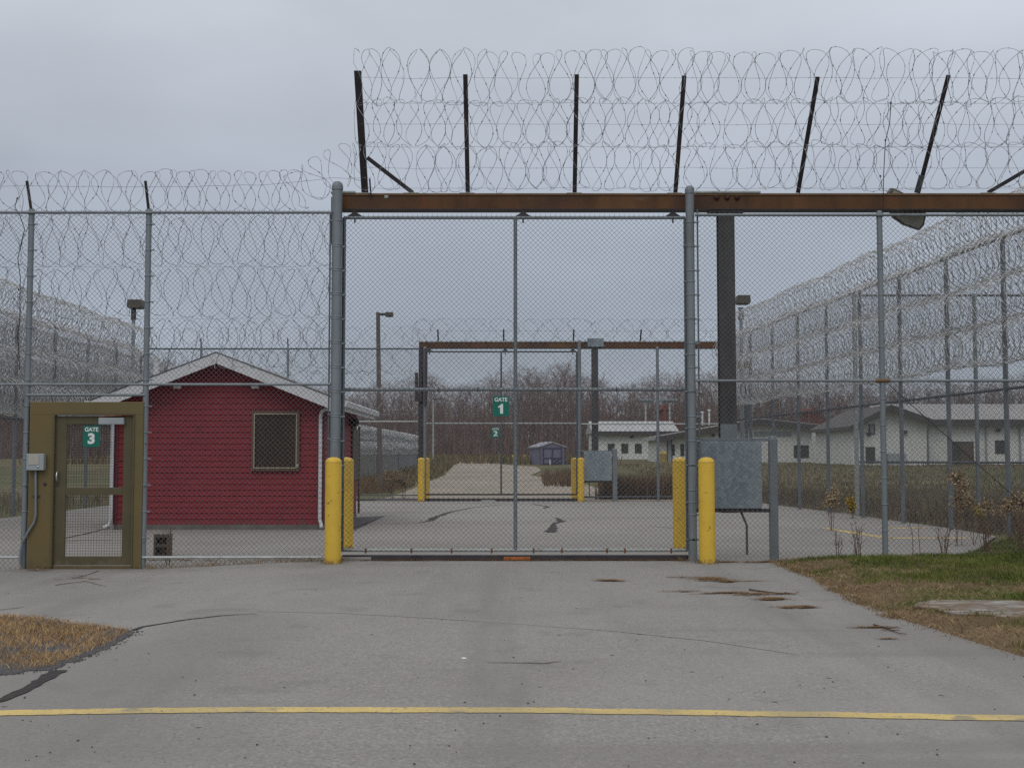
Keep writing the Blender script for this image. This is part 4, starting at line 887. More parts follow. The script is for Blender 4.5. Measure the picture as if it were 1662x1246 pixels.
mb = MB(); mb.extr([(e0.x, Y-.8, e0.z), (e0.x, Y+5, e1.z), (e0.x, Y+10.8, e0.z), (e0.x, Y+10.8, e0.z-.2), (e0.x, Y-.8, e0.z-.2)][::-1], (e1.x-e0.x, 0, 0)); rf = mb.build('roof', ROOFW, t)
MB().box(e0.x, e1.x, Y-.86, Y-.805, e0.z-.45, e0.z+.03).build('eave_board', EAVE, rf)
for q in (992, 1014, 1036, 1062): win(t, q-4.3, 721, q+4.3, 734, Y)
mb = MB(); q = at(1026, 709, Y); mb.box(q.x-.2, q.x+.2, Y-.25, Y-.01, q.z-.12, q.z+.12); mb.build('wall_light', DSTEEL, t)

Y = 118; t = thing('institution_building', 'white gabled building with a narrow door partly behind the nearer sheet cabinet', 'building', tuple(at(1215, 750, Y)))
gab = [(1071, 750), (1356, 757), (1356, 696), (1228, 684), (1071, 709)]
mb = MB(); flat(mb, gab[::-1][-1:]+gab[::-1][:-1], Y, 10); mb.build('wall', WALLW, t)
for (pa, pb) in (((1062, 709), (1230, 680)), ((1230, 680), (1364, 694))):
    A, B = at(*pa, Y), at(*pb, Y); mb = MB(); mb.extr([(A.x, Y-1.0, A.z-.30), (B.x, Y-1.0, B.z-.30), (B.x, Y-1.0, B.z+.06), (A.x, Y-1.0, A.z+.06)], (0, 12, 0)); rf = mb.build('roof', ROOFW, t)
    MB().extr([(A.x, Y-1.06, A.z-.55), (B.x, Y-1.06, B.z-.55), (B.x, Y-1.06, B.z), (A.x, Y-1.06, A.z)], (0, .055, 0)).build('barge_board', EAVE, rf)
win(t, 1084, 713, 1089.5, 752, Y, GREYP, 'door'); win(t, 1092, 723, 1093.5, 737, Y); win(t, 1106, 722, 1109, 738, Y); win(t, 1290, 724, 1311, 741, Y)
mb = MB()
for q, r_ in ((1076, 709), (1090, 707), (1157, 706)): 
    c = at(q, r_, Y); mb.box(c.x-.15, c.x+.15, Y-.3, Y-.01, c.z-.12, c.z+.12)
mb.build('wall_light', DSTEEL, t); mb = MB()
for k in range(5):
    c0, c1 = at(1224, 701+k*1.7, Y), at(1284, 702+k*1.7, Y); mb.box(c0.x, c1.x, Y-.06, Y-.01, c0.z-.03, c0.z+.03)
mb.build('louvre_vent', GREYP, t)
for q, top in ((1140, 671), (1151, 668)):
    c = at(q, 690, Y+3); d = at(q, top, Y+3); MB().tube([c, d], .09, 8).lathe(tuple(d), [(.09, 0), (.17, .05), (.17, .2), (.001, .22)], 8).build('roof_vent', TRIM, t)

Y = 96; t = thing('institution_building', 'big white building with a corrugated grey roof and front gable across the field', 'building', tuple(at(1520, 757, Y)))
YW = Y+3; a, b = at(1470, 760, YW), at(1900, 681, YW); MB().box(a.x, b.x, YW, YW+9, a.z-1, b.z).build('wall', WALLW, t)
mb = MB(); flat(mb, [(1385, 688), (1440, 664), (1504, 686), (1504, 762), (1385, 762)][::-1], Y, 12); mb.build('gable_wall', WALLW, t)
e0, e1 = at(1440, 681, YW-.7), at(1900, 658, YW+4.5)
mb = MB(); n_ = 150; 
prof = [(e0.x+(e1.x-e0.x)*k/n_, .05*(k % 2)) for k in range(n_+1)]
vs = [(x, YW-.7, e0.z+d) for x, d in prof]+[(x, YW+4.5, e1.z+d) for x, d in prof]; mb.add(vs, [(k, k+1, n_+k+2, n_+k+1) for k in range(n_)]); rf = mb.build('roof', ROOFG, t)
mb = MB(); mb.box(e0.x, e1.x, YW-.78, YW-.72, e0.z-.5, e0.z+.02); mb.build('eave_board', EAVE, rf); MB().box(e0.x, e1.x, YW+4.45, YW+4.7, e1.z, e1.z+.12).build('ridge_cap', TRIM, rf)
for (pa, pb) in (((1374, 693), (1441, 658)), ((1441, 658), (1512, 683))):
    A, B = at(*pa, Y), at(*pb, Y); mb = MB(); mb.extr([(A.x, Y-.9, A.z-.22), (B.x, Y-.9, B.z-.22), (B.x, Y-.9, B.z+.05), (A.x, Y-.9, A.z+.05)], (0, 13, 0)); rf = mb.build('roof', SHINGD, t)
    MB().extr([(A.x, Y-.96, A.z-.42), (B.x, Y-.96, B.z-.42), (B.x, Y-.96, B.z), (A.x, Y-.96, A.z)], (0, .055, 0)).build('barge_board', EAVE, rf)
win(t, 1407, 727, 1418, 749, Y); win(t, 1412, 690, 1418, 703, Y, GREYP); win(t, 1541, 718, 1557, 760, YW, DOORD, 'door'); win(t, 1558, 718, 1578, 760, YW, BROWNF, 'door')
for q in (1506, 1600, 1655, 1740):
    a_, b_ = at(q, 685, YW-.1), at(q, 758, YW-.1); MB().tube([(a_.x, YW-.1, a_.z), (a_.x, YW-.1, b_.z)], .07, 6).build('downspout', GREYP, t)
for q in (1625, 1690): win(t, q-8, 716, q+8, 734, YW)
c_ = at(1455, 745, Y-1); MB().box(c_.x-.7, c_.x+.7, Y-1.3, Y-.3, c_.z-.9, c_.z+.45).build('air_unit', GREYP, t, .04)
mb = MB()
for q, r_, yy in ((1410, 704, Y), (1468, 701, Y), (1619, 698, YW)): c = at(q, r_, yy); mb.box(c.x-.14, c.x+.14, yy-.3, yy-.01, c.z-.12, c.z+.12)
mb.build('wall_light', DSTEEL, t)
Y = 108; t = thing('link_building', 'low white link between two bigger white buildings with one dark framed window', 'building', tuple(at(1375, 757, Y))); a, b = at(1345, 760, Y), at(1395, 697, Y); MB().box(a.x, b.x, Y, Y+6, a.z-1, b.z).build('wall', WALLW, t)
MB().box(a.x, b.x+1, Y-.6, Y+6.5, b.z+.002, b.z+.3).build('roof', EAVE, t); win(t, 1360, 723, 1388, 745, Y, WALLW, 'window', DOORD); 
Y = 190
for px0, px1, py0, py1, lab in ((1075, 1086, 657, 690, 'narrow tall red barn end showing in front of the brown woods'), (1313, 1331, 662, 690, 'red barn glimpsed above the white gabled building between fence posts')):
    a, b = at(px0, py1+50, Y), at(px1, py0+8, Y); t = thing('red_barn', lab, 'barn', (a.x, Y, h(a.x, Y))); MB().box(a.x, b.x, Y, Y+8, h(a.x, Y)-.2, b.z).build('wall', BARNR, t)
    c = (a.x+b.x)/2; MB().extr([(a.x-.3, Y-.3, b.z), (b.x+.3, Y-.3, b.z), (c, Y-.3, b.z+.9)], (0, 8.6, 0)).build('roof', BARNR, t); MB().box(a.x-2.6, b.x+1.6, Y-3, Y-.5, h(a.x, Y)-.2, at(px0, 682, Y).z).build('lean_to', BARNR, t)
# guard tower cab
Y = 84; p = at(1203, 600, Y); t = thing('guard_tower', 'guard tower cab with white roof showing beside the dark gantry column', 'tower', (p.x, Y, h(p.x, Y)))
hw = 14*Y/2000; zr = zpx(580, Y)
MB().box(p.x-hw-.25, p.x+hw+.2, Y-.3, Y+1.8, zr-.28, zr+.05).build('roof', TRIM, t, .05); MB().box(p.x-hw, p.x+hw, Y-.05, Y+1.5, zr-.75, zr-.28).build('window_band', mat('ochre_panel', (.26, .18, .075), .6), t, .02); MB().box(p.x-hw-.05, p.x+hw+.05, Y-.1, Y+1.55, zr-1.5, zr-.75).build('cab', TRIM, t, .02)
for sx_ in (-1, 1):
    for dy in (0, 1.4): MB().tube([(p.x+sx_*hw*.85, Y+dy, zr-1.5), (p.x+sx_*hw*1.1, Y+dy, h(p.x, Y)-.1)], .09, 8).build('leg', GALVD, t)
# lilac shed
Y = 98; c0, c1 = at(876, 753, Y), at(917, 725, Y); SH = thing('garden_shed', 'lilac garden shed with purple trimmed double doors far beyond GATE 2', 'shed', ((c0.x+c1.x)/2, Y, h(c0.x, Y)))
x0, x1 = c0.x, c1.x; xc = (x0+x1)/2; zg = h(x0, Y)-.1; ze = c1.z; zr = zpx(718.5, Y)
MB().extr([(x0, Y, zg), (x1, Y, zg), (x1, Y, ze), (xc, Y, zr), (x0, Y, ze)], (-.75, 3.2, 0)).build('wall', LILAC, SH)
for s_ in (-1, 1):
    xe_ = x1+.12 if s_ > 0 else x0-.12; pl = [(xc, Y-.1, zr+.1), (xe_, Y-.1, ze+.03), (xe_, Y-.1, ze-.07), (xc, Y-.1, zr)]; MB().extr(pl if s_ > 0 else pl[::-1], (-.8, 3.4, 0)).build('roof', mat('shed_roof', (.33, .32, .37), .7), SH)
dm = MB(); w2 = .72; zd = ze-.12
for x in (xc-w2, xc, xc+w2): dm.box(x-.05, x+.05, Y-.05, Y-.005, zg+.15, zd)
for z in (zg+.15, (zg+zd)/2-.1, zd): dm.box(xc-w2-.05, xc+w2+.05, Y-.052, Y-.006, z-.04, z+.05)
for a_, b_ in ((xc+.05, xc+w2-.05), (xc+w2-.05, xc+.05)): dm.bar((a_, Y-.03, zg+.2), (b_, Y-.03, (zg+zd)/2-.14), .06, .03, (0, 1, 0))
dm.box(x0-.01, x0+.05, Y-.053, Y-.004, zg, ze); dm.box(x1-.05, x1+.01, Y-.053, Y-.004, zg, ze); dm.build('door_trim', LILACD, SH)
q = at(893, 745, Y-1); MB().box(q.x-.05, q.x+.05, Y-.5, Y-.4, zg, q.z).build('ramp_post', TRIM, SH)
for px_ in (832, 851.5): p = gnd(px_, 748); t = thing('marker_post', 'short yellow marker post on the far verge beside the end of the gravel road' if px_ < 840 else 'short yellow marker post on the far verge nearer the lilac shed', 'post', tuple(p), 'yellow marker posts'); MB().tube([p, p+Vector((0, 0, .55))], .11, 10).build('tube', YEL, t); MB().lathe(tuple(p+Vector((0, 0, .55))), [(.11, 0), (.08, .05), (.001, .07)], 10).build('cap', YEL, t)
p = at(1077, 750, 112); t = thing('safety_barrel', 'yellowish barrel standing by the narrow door of the white gabled building', 'barrel', (p.x, 112, h(p.x, 112))); MB().lathe((p.x, 112, h(p.x, 112)), [(.3, 0), (.33, .1), (.31, .35), (.33, .38), (.31, .7), (.33, .73), (.29, 1.0), (.001, 1.02)], 14).build('drum', mat('pale_yellow', (.45, .33, .12), .6, 0, .2, 4.), t)

# ------------------------------------------------------------------ bare woods
def tree_geo(seed, H_, spread=1.0, dens=1.0, trunk_r=.16):
    g = random.Random(seed); TV, TF, CV, CF_ = [], [], [], []
    def seg(V, F, a, b, ra, rb, n):
        d = (b-a); 
        if d.length < 1e-4: return
        d.normalize(); x = d.cross(Vector((.3, .9, .2))).normalized(); y = x.cross(d); c = len(V)
        for p, r_ in ((a, ra), (b, rb)):
            for k in range(n): t = 2*math.pi*k/n; V.append(p+r_*(math.cos(t)*x+math.sin(t)*y))
        for k in range(n): F.append((c+k, c+(k+1) % n, c+n+(k+1) % n, c+n+k))
    def limb(p, d, ln, r_, lev):
        n = 3 if lev < 3 else 2; q = p
        for i in range(n):
            d = (d+Vector((g.gauss(0, .16), g.gauss(0, .16), g.gauss(.10, .1)))).normalized(); q2 = q+d*ln/n
            seg(CV, CF_, q, q2, r_*(1-i/n*.6), r_*(1-(i+1)/n*.6), 4 if lev == 1 else 3)
            if lev < 3:
                for _ in range(2 if lev == 2 else int(2*dens+.5)):
                    ax = Vector((g.gauss(0, 1), g.gauss(0, 1), g.gauss(.25, .7))).normalized(); dd = (d*.75+ax*.75).normalized(); limb(q.lerp(q2, g.uniform(.3, 1)), dd, ln*g.uniform(.38, .6), max(.011, r_*.42), lev+1)
            q = q2
    pts = [Vector((0, 0, -.3))]; n = 9
    lean = Vector((g.gauss(0, .03), g.gauss(0, .03), 1))
    for i in range(n): pts.append(pts[-1]+Vector((lean.x+g.gauss(0, .05), lean.y+g.gauss(0, .05), 1))*H_*.88/n)
    for i in range(n): seg(TV, TF, pts[i], pts[i+1], trunk_r*(1-i/n*.85), trunk_r*(1-(i+1)/n*.85), 7)
    nb = int(17*dens)
    for k in range(nb):
        f = .28+.72*(k+g.random())/nb; i = min(n-1, int(f*n)); p = pts[i].lerp(pts[i+1], f*n-i)
        a = k*2.4+g.uniform(-.5, .5); up = .5+f*.7; d = Vector((math.cos(a), math.sin(a), up)).normalized(); limb(p, d, H_*spread*(.34-.20*f)*g.uniform(.75, 1.25), trunk_r*.32*(1.1-f*.6), 1)
    A = lambda V: np.array([tuple(p) for p in V]); return A(TV), np.array(TF), A(CV), CF_
def quads(F): return np.array([f for f in F])
variants = []
for s_, (H_, sp_, dn) in enumerate(((12, .9, 1.0), (13, 1.0, 1.1), (11, .8, .9), (14, .85, 1.0), (10, 1.1, 1.1), (12.5, .7, .9), (15, 1.05, 1.25))):
    TV, TF, CV, CF_ = tree_geo(300+s_, H_, sp_, dn, .15+.01*s_)
    t = thing('bare_tree', 'tree', 'tree', (0, 0, 0)); tr_ = npmesh('trunk', TV, TF, BARK, t, True); cr = npmesh('crown', CV, quads(CF_), (TWIG, TWIG2)[s_ % 3 == 1], t); variants.append((t, H_, [False]))
def plant_tree(x, y, Hh, v, label, group=None, rz=None):
    t, H_, used = variants[v]
    if used[0]:
        o = t.copy(); COL.objects.link(o)
        for ch in t.children: c = ch.copy(); COL.objects.link(c); c.parent = o
    else: o = t; used[0] = True
    if 'group' in o.keys() and not group: del o['group']
    k = Hh/H_; o.location = (x, y, h(x, y)-.1); o.scale = (k*rnd.uniform(.9, 1.15), k, k); o.rotation_euler = (0, 0, rnd.uniform(0, 6.28) if rz is None else rz); o['label'] = label
    if group: o['group'] = group
    return o
def top_at(px):  # height of the woods' outline along the horizon, in photograph pixels
    K = [(-100, 560), (100, 575), (270, 585), (340, 600), (560, 632), (620, 622), (700, 608), (760, 622), (800, 602), (870, 598), (915, 588), (960, 600), (1000, 625), (1050, 612), (1110, 605), (1170, 600), (1215, 600), (1300, 618), (1450, 615), (1700, 608), (1900, 600)]
    return float(np.interp(px, [a for a, _ in K], [b for _, b in K]))
for px_, py_, Yt, v, lab in ((915, 578, 185, 6, 'tallest bare tree of the woods seen over GATE 2 near the grey clamp box'), (1168, 592, 150, 4, 'thin bare tree standing out against the sky between gate post and gantry column'), (845, 604, 172, 1, 'broad bare tree at the edge of the woods above the GATE 1 sign'),
        (272, 563, 150, 4, 'faint bare tree rising behind the hut roof'), (1093, 600, 178, 3, 'bare tree above the rightmost of the floodlight racks'), (702, 606, 168, 0, 'bare tree crowning the woods just past the dark post of GATE 2')):
    x = xpx(px_, Yt); plant_tree(x, Yt, zpx(py_, Yt)-h(x, Yt), v, lab)
nt_ = 0
for row, (Yr, n_, f) in enumerate(((168, 44, .80), (184, 46, .93), (200, 48, 1.0))):
    for k in range(n_):
        px_ = -60+1840*(k+rnd.uniform(.1, .9))/n_; Yt = Yr+rnd.uniform(-6, 6); x = xpx(px_, Yt); top = (743-top_at(px_))*f*rnd.uniform(.80, 1.04)
        if 1068 < px_ < 1094 and Yt < 196: continue
        plant_tree(x, Yt, EYE+top*Yt/2000-h(x, Yt), rnd.choice((0, 1, 2, 3, 5, 5, 6)), 'bare brown trunked tree among many alike in the woods beyond the yard', 'bare trees of the far woods')
# the deep of the wood, one mass
parts = []; g = random.Random(5)
base = []
for s_ in range(5): TV, TF, CV, CF_ = tree_geo(400+s_, 13, .8, .85, .17); base.append(merge([(TV, TF), (CV, quads(CF_))]))
for k in range(300):
    px_ = -80+1860*k/300+g.uniform(-5, 5); Yt = g.uniform(208, 250); x = xpx(px_, Yt); Hh = EYE+(743-top_at(px_))*.97*g.uniform(.8, 1.03)*Yt/2000-h(x, Yt); V, F = base[k % 5]; a = g.uniform(0, 6.28)
    c_, s_ = math.cos(a), math.sin(a); W = V*np.array([1.15, 1.15, 1.0])*(Hh/13); parts.append((np.stack([W[:, 0]*c_-W[:, 1]*s_+x, W[:, 0]*s_+W[:, 1]*c_+Yt, W[:, 2]+h(x, Yt)-.1], 1), F))
gg = np.random.default_rng(9); n = 15000; px_a = gg.uniform(-120, 1800, n); Ya = gg.uniform(174, 252, n); Xa = (px_a-831)/2000*Ya; topa = np.array([743-top_at(p) for p in px_a])
ha = EYE+topa*Ya/2000*gg.uniform(.12, .62, n)-.8; ra = gg.uniform(0, 6.28, n); wv = np.stack([np.cos(ra), np.sin(ra)*.5, 0*ra], 1)*gg.uniform(.025, .11, n)[:, None]
B = np.stack([Xa, Ya, np.array([h(x, y) for x, y in zip(Xa, Ya)])-.2], 1); tp = B+np.stack([gg.normal(0, .06, n)*ha, gg.normal(0, .06, n)*ha, ha], 1)
V = np.stack([B-wv, B+wv, tp+wv*.3, tp-wv*.3], 1).reshape(-1, 3); parts.append((V, np.arange(4*n).reshape(-1, 4)))
n = 60000; px_a = gg.uniform(-120, 1800, n); Ya = gg.uniform(178, 246, n); Xa = (px_a-831)/2000*Ya; tpa = np.array([743-top_at(p) for p in px_a])*(1+.035*np.sin(px_a*.031)+.03*np.sin(px_a*.083+1)+gg.normal(0, .025, n))
zc_ = EYE+tpa*Ya/2000*(1-.66*gg.random(n)**.85)*.98; B = np.stack([Xa, Ya, zc_], 1); dv_ = gg.normal(size=(n, 3))*np.array([1, .5, .9])+np.array([0, 0, .7]); dv_ /= np.linalg.norm(dv_, axis=1)[:, None]; ln_ = gg.uniform(.25, .9, n)[:, None]
sd_ = np.cross(dv_, np.array([0, 1., 0])); sd_ /= np.linalg.norm(sd_, axis=1)[:, None]+1e-6; sd_ = sd_*gg.uniform(.008, .022, n)[:, None]
V = np.stack([B-dv_*ln_-sd_, B-dv_*ln_+sd_, B+dv_*ln_+sd_*.4, B+dv_*ln_-sd_*.4], 1).reshape(-1, 3); parts.append((V, np.arange(4*n).reshape(-1, 4)))
n = 26000; px_a = gg.uniform(-120, 1800, n); Ya = gg.uniform(172, 200, n); Xa = (px_a-831)/2000*Ya; ha = gg.uniform(.8, 4.6, n)*gg.uniform(.5, 1, n); ra = gg.uniform(0, 6.28, n); wv = np.stack([np.cos(ra), np.sin(ra)*.5, 0*ra], 1)*gg.uniform(.03, .09, n)[:, None]
B = np.stack([Xa, Ya, np.array([h(x, y) for x, y in zip(Xa, Ya)])-.2], 1); tp = B+np.stack([gg.normal(0, .3, n)*ha, gg.normal(0, .3, n)*ha, ha], 1)
V = np.stack([B-wv, B+wv, tp+wv*.3, tp-wv*.3], 1).reshape(-1, 3); parts.append((V, np.arange(4*n).reshape(-1, 4)))
V, F = merge(parts); tag(npmesh('woodland', V, F, TWIG), 'dense mass of bare brown woods filling the distance', 'woods', kind='stuff')

# ------------------------------------------------------------------ grass, weeds, litter
def blades(name, pts, m, hmin, hmax, w, lean=.5, seed=0, label=None, cat='grass'):
    g = np.random.default_rng(seed); P = np.array(pts, float); n = len(P)
    hh = g.uniform(hmin, hmax, n); a = g.uniform(0, 2*math.pi, n); b = g.uniform(0, 2*math.pi, n); ln = np.abs(g.normal(0, lean, n))*hh
    wx = np.stack([np.cos(a), np.sin(a), np.zeros(n)], 1)*w/2*g.uniform(.6, 1.4, n)[:, None]; tip = np.stack([np.cos(b)*ln, np.sin(b)*ln, hh], 1); mid = tip*np.array([.35, .35, .55])
    V = np.stack([P-wx, P+wx, P+mid+wx*.8, P+mid-wx*.8, P+tip], 1).reshape(-1, 3); i = np.arange(n)[:, None]*5
    F = np.concatenate([i+np.array([[0, 1, 2]]), i+np.array([[0, 2, 3]]), i+np.array([[3, 2, 4]])], 0)
    return tag(npmesh(name, V, F, m), label, cat, kind='stuff')
from mathutils import noise as mnoise
def vz(x, y): 
    d = v_d(Vector((x, y))); k = min(1, d/.7); return h(x, y)-.01+.085*k*(2-k)+.022*k*(math.sin(x*2.3+y)*math.cos(y*2.9-x*.7)+.5*math.sin(x*5.1)*math.sin(y*4.3))
gr, dd = [], []; g = random.Random(11); k = 0
while k < 190000:
    x, y = g.uniform(2.4, 9.8), g.uniform(8.9, 22.4); k += 1
    if y > 18 and g.random() < .5: continue
    q = Vector((x, y))
    if not v_in(q): continue
    if ((x-SLABX)/.80)**2+((y-SLABY)/.64)**2 < .55+.5*mnoise.noise(Vector((x*4, y*4, 9)))+.3*g.random(): continue
    d = v_d(q); f = mnoise.noise(Vector((x*.85, y*1.15, 0)))+.35*mnoise.noise(Vector((x*3, y*3, 2)))+.5*(sm(12.6, 15.6, y)-.5)+.35*(min(d, 1)-.7)+.55*(sm(3.6, 7.0, x)-.25)*sm(12.2, 14, y)
    if f > .10+g.uniform(-.12, .12): gr.append((x, y, vz(x, y)-.006))
    elif g.random() < .55 and d > .03*g.random(): dd.append((x, y, vz(x, y)-.006))
for k in range(9000):
    i = g.randrange(len(verge_poly)-4); a_, b_ = Vector(verge_poly[i]), Vector(verge_poly[i+1]); p = a_.lerp(b_, g.random())+Vector((g.gauss(0, .05), g.gauss(0, .05)))
    if p.y < 17.3 and mnoise.noise(Vector((p.x*3, p.y*3, 4))) > g.uniform(-.6, .4): dd.append((p.x, p.y, (vz(p.x, p.y) if v_in(p) else h(p.x, p.y))+.002))
blades('green_grass', gr, YBLADE, .02, .07, .006, 1.0, 1, 'green tufts of grass on the verge')
blades('dead_grass', dd, DBLADE, .012, .045, .0055, 2.2, 2, 'flattened dead grass on the verge')
st_ = []; g = random.Random(12)
for k in range(70000):
    x, y = g.uniform(-6.4, -3.0), g.uniform(7.6, 13.5); q = Vector((x, y))
    if not i_in(q): continue
    d = i_d(q); f = mnoise.noise(Vector((x*2.2, y*2.2, 5)))+.4*mnoise.noise(Vector((x*6, y*6, 1)))+ .55*sm(8.4, 9.8, y)-.22
    if f > .06+g.uniform(-.25, .25) and d > .03+.05*g.random(): st_.append((x, y, h(x, y)+.012))
blades('dry_grass', st_, ORBLADE, .012, .06, .004, 1.2, 3, 'orange dry grass growing out of the gravel patch')
def field(name, region, n, m, h0, h1, w, seed, label, test=None, lean=.35):
    g = random.Random(seed); P = []
    for _ in range(n):
        x0, x1, y0, y1 = region; y = y0+(y1-y0)*g.random()**1.3; x = g.uniform(x0, x1)
        if test and not test(x, y, g): continue
        P.append((x, y, h(x, y)-.04))
    return blades(name, P, m, h0, h1, w, lean, seed, label, 'weeds')
field('field_weeds', (5.5, 26, 18.5, 48), 44000, FBLADE, .06, .34, .02, 21, 'brown dead weeds filling the field outside the tall razor fence', lambda x, y, g: x > 9.15-.083*(y-21.95)+.15 and x < .56*y+2, .8)
field('field_grass', (8, 60, 45, 100), 24000, FBLADE, .06, .24, .05, 22, 'brown rough grass before the white buildings', lambda x, y, g: x > 8.2-.02*(y-45) and x < .48*y+2)
field('left_weeds', (-30, -12.7, 18.5, 46), 9000, FBLADE, .1, .5, .025, 23, 'dark rough grass outside the tall razor fence beyond the olive gate', lambda x, y, g: x > -.5*y-2)
edge_l = G((500, 812), (575, 803), (640, 799), (697, 780), (722, 771), (743, 752))
def leftof(x, y, g):
    for (xa_, ya_), (xb_, yb_) in zip(edge_l[:-1], edge_l[1:]):
        if ya_ <= y <= yb_: return x < xa_+(xb_-xa_)*(y-ya_)/(yb_-ya_)-g.random()*.4
    return x < -4.7
field('tan_weeds', (-12, -2.5, 42.3, 60), 9000, FBLADE2, .15, .75, .03, 24, 'tan dead weeds between GATE 2 and the bending far fence', leftof)
field('rough_grass', (-13, -2.0, 56, 104), 9000, FBLADE, .2, .6, .06, 25, 'rough brown grass around the far end of the gravel road', leftof)
field('brown_weeds', (2.9, 8.2, 43.0, 49), 8500, RBLADE, .25, 1.0, .03, 26, 'reddish brown weeds behind the small galvanized cabinet', lambda x, y, g: x > 2.9+.1*(y-43)+g.random()*.3, .25)
field('corner_weeds', (1.5, 8.0, 58, 70), 5200, RBLADE, .25, .75, .045, 27, 'brown weeds in the fork of the gravel road before the lilac shed', lambda x, y, g: .024*y < x < .058*y and (x > 2.6 or g.random() < .4))
field('horizon_grass', (-40, 60, 100, 158), 12000, FBLADE, .3, .9, .12, 28, 'rough grass at the foot of the woods', lambda x, y, g: not (9 < x < 60 and y > 92))
field('edge_weeds', (7.2, 14, 17.7, 24.5), 5200, RBLADE, .12, .75, .014, 41, 'russet dead weeds at the far edge of the grass verge under the fence', lambda x, y, g: (x > 9.1 or y < 18.2 or x > 7.4+(y-18)*.38) and mnoise.noise(Vector((x*1.3, y*1.3, 7))) > g.uniform(-.5, .35), .4)
field('bank_weeds', (7.6, 10.4, 22, 41), 5200, RBLADE, .10, .48, .018, 42, 'dark russet weeds along the low bank at the edge of the paved yard', lambda x, y, g: 0 < x-(9.35-.083*(y-21.95)) < .9 and mnoise.noise(Vector((x*1.1, y*.8, 3))) > g.uniform(-.7, .3), .5)
tf = []; g = random.Random(51)
for k in range(60):
    cx, cy = g.uniform(4.6, 9.5), g.uniform(12.2, 17.4)
    if not v_in(Vector((cx, cy))) or mnoise.noise(Vector((cx*.85, cy*1.15, 0)))+.4*(sm(12.6, 15.6, cy)-.5) < 0: continue
    for j in range(g.randint(60, 220)): x, y = cx+g.gauss(0, .13), cy+g.gauss(0, .10); tf.append((x, y, vz(x, y)-.006))
blades('grass_tufts', tf, YBLADE, .04, .12, .006, .8, 52, 'taller lush tufts standing out of the green verge')
# countable weeds
def weed(px_, py_, hgt, label, kind, seed, Y=None, n=5, group=None):
    p = gnd(px_, py_) if Y is None else Vector((xpx(px_, Y, 850), Y, 0)); p.z = h(p.x, p.y)-.01
    g = random.Random(seed); t = thing('dead_weed', label, 'weed', tuple(p), group); mb = MB(); hd = MB()
    for k in range(n):
        a = g.uniform(0, 6.28); sp_ = g.uniform(.03, .2)*hgt; hh = hgt*g.uniform(.65, 1.0); b = p+Vector((g.gauss(0, .03), g.gauss(0, .03), 0)); tip = b+Vector((math.cos(a)*sp_, math.sin(a)*sp_, hh)); mid = b.lerp(tip, .5)+Vector((g.gauss(0, .02), g.gauss(0, .02), .03))
        mb.tube([b, mid, tip], .006, 4, r1=.003)
        for j in range(6 if kind != 'stem' else 3):
            f = g.uniform(.35, .95); q = b.lerp(tip, f); aa = g.uniform(0, 6.28); mb.tube([q, q+Vector((math.cos(aa)*.09, math.sin(aa)*.09, .07))*g.uniform(.5, 1.2)], .003, 3)
        if kind in ('seed', 'gold'):
            for j in range(170):
                aa = g.uniform(0, 6.28); el = g.gauss(0, .6); rr = abs(g.gauss(0, .085))*(1.0 if kind == 'seed' else .6); c = tip+Vector((math.cos(aa)*rr, math.sin(aa)*rr, el*.09-rr*.35)); d1 = Vector((g.gauss(0, 1), g.gauss(0, 1), g.gauss(0, 1))).normalized()*.026; d2 = d1.cross(Vector((g.gauss(0, 1), g.gauss(0, 1), 1))).normalized()*.017
                hd.add([c-d1, c+d2, c+d1, c-d2], [(0, 1, 2, 3)])
    mb.build('stem', STALK, t)
    if hd.v: hd.build('seed_head', GOLD if kind == 'gold' else SEED, t)
weed(1553, 886, 1.25, 'tall dead weed with the biggest fluffy tan seed head near the hanging truss rod', 'seed', 1, n=4); weed(1578, 884, 1.02, 'dead weed with tan seed head leaning beside the tallest fluffy one', 'seed', 2, n=3)
weed(1640, 884, .85, 'dead weed with pale drooping head nearest the edge of the grass verge', 'seed', 3, n=4); weed(1348, 862, .78, 'pale tufted dead weed standing alone past the cabinet post', 'seed', 4, Y=24.6, n=4)
weed(1388, 898, .62, 'bare reddish weed stems against the mesh beside the fence post', 'stem', 5, Y=17.7, n=7); weed(1359, 900, .45, 'small bare weed against the mesh between cabinet post and fence post', 'stem', 6, Y=17.65, n=4)
weed(1490, 890, .75, 'single dry seed spike by the mesh just past the fence post', 'stem', 7, Y=17.8, n=2);weed(272, 905, .75, 'dark bare weed beside the concrete block below the hut', 'stem', 9, Y=17.8, n=4); weed(1385, 835, .45, 'yellow flowered weed by the tall corner post', 'gold', 10, Y=29.5, n=4); weed(1590, 850, .5, 'yellow flowered weed deep in the brown weeds outside the tall fence', 'gold', 13, Y=24.0, n=3)
weed(636, 803, .95, 'tan dead weed clump nearest the foot of the wooden lamp post', 'seed', 11, Y=43.2, n=9); weed(655, 803, .8, 'tan dead weed clump closest to the dark post of GATE 2', 'seed', 12, Y=43.5, n=8)
weed(1600, 892, .55, 'reddish bare weed clump at the top of the green verge', 'stem', 14, Y=18.4, n=10); weed(1532, 892, .5, 'reddish bare weed clump between the fence post and the fluffy weeds', 'stem', 15, Y=18.3, n=8)
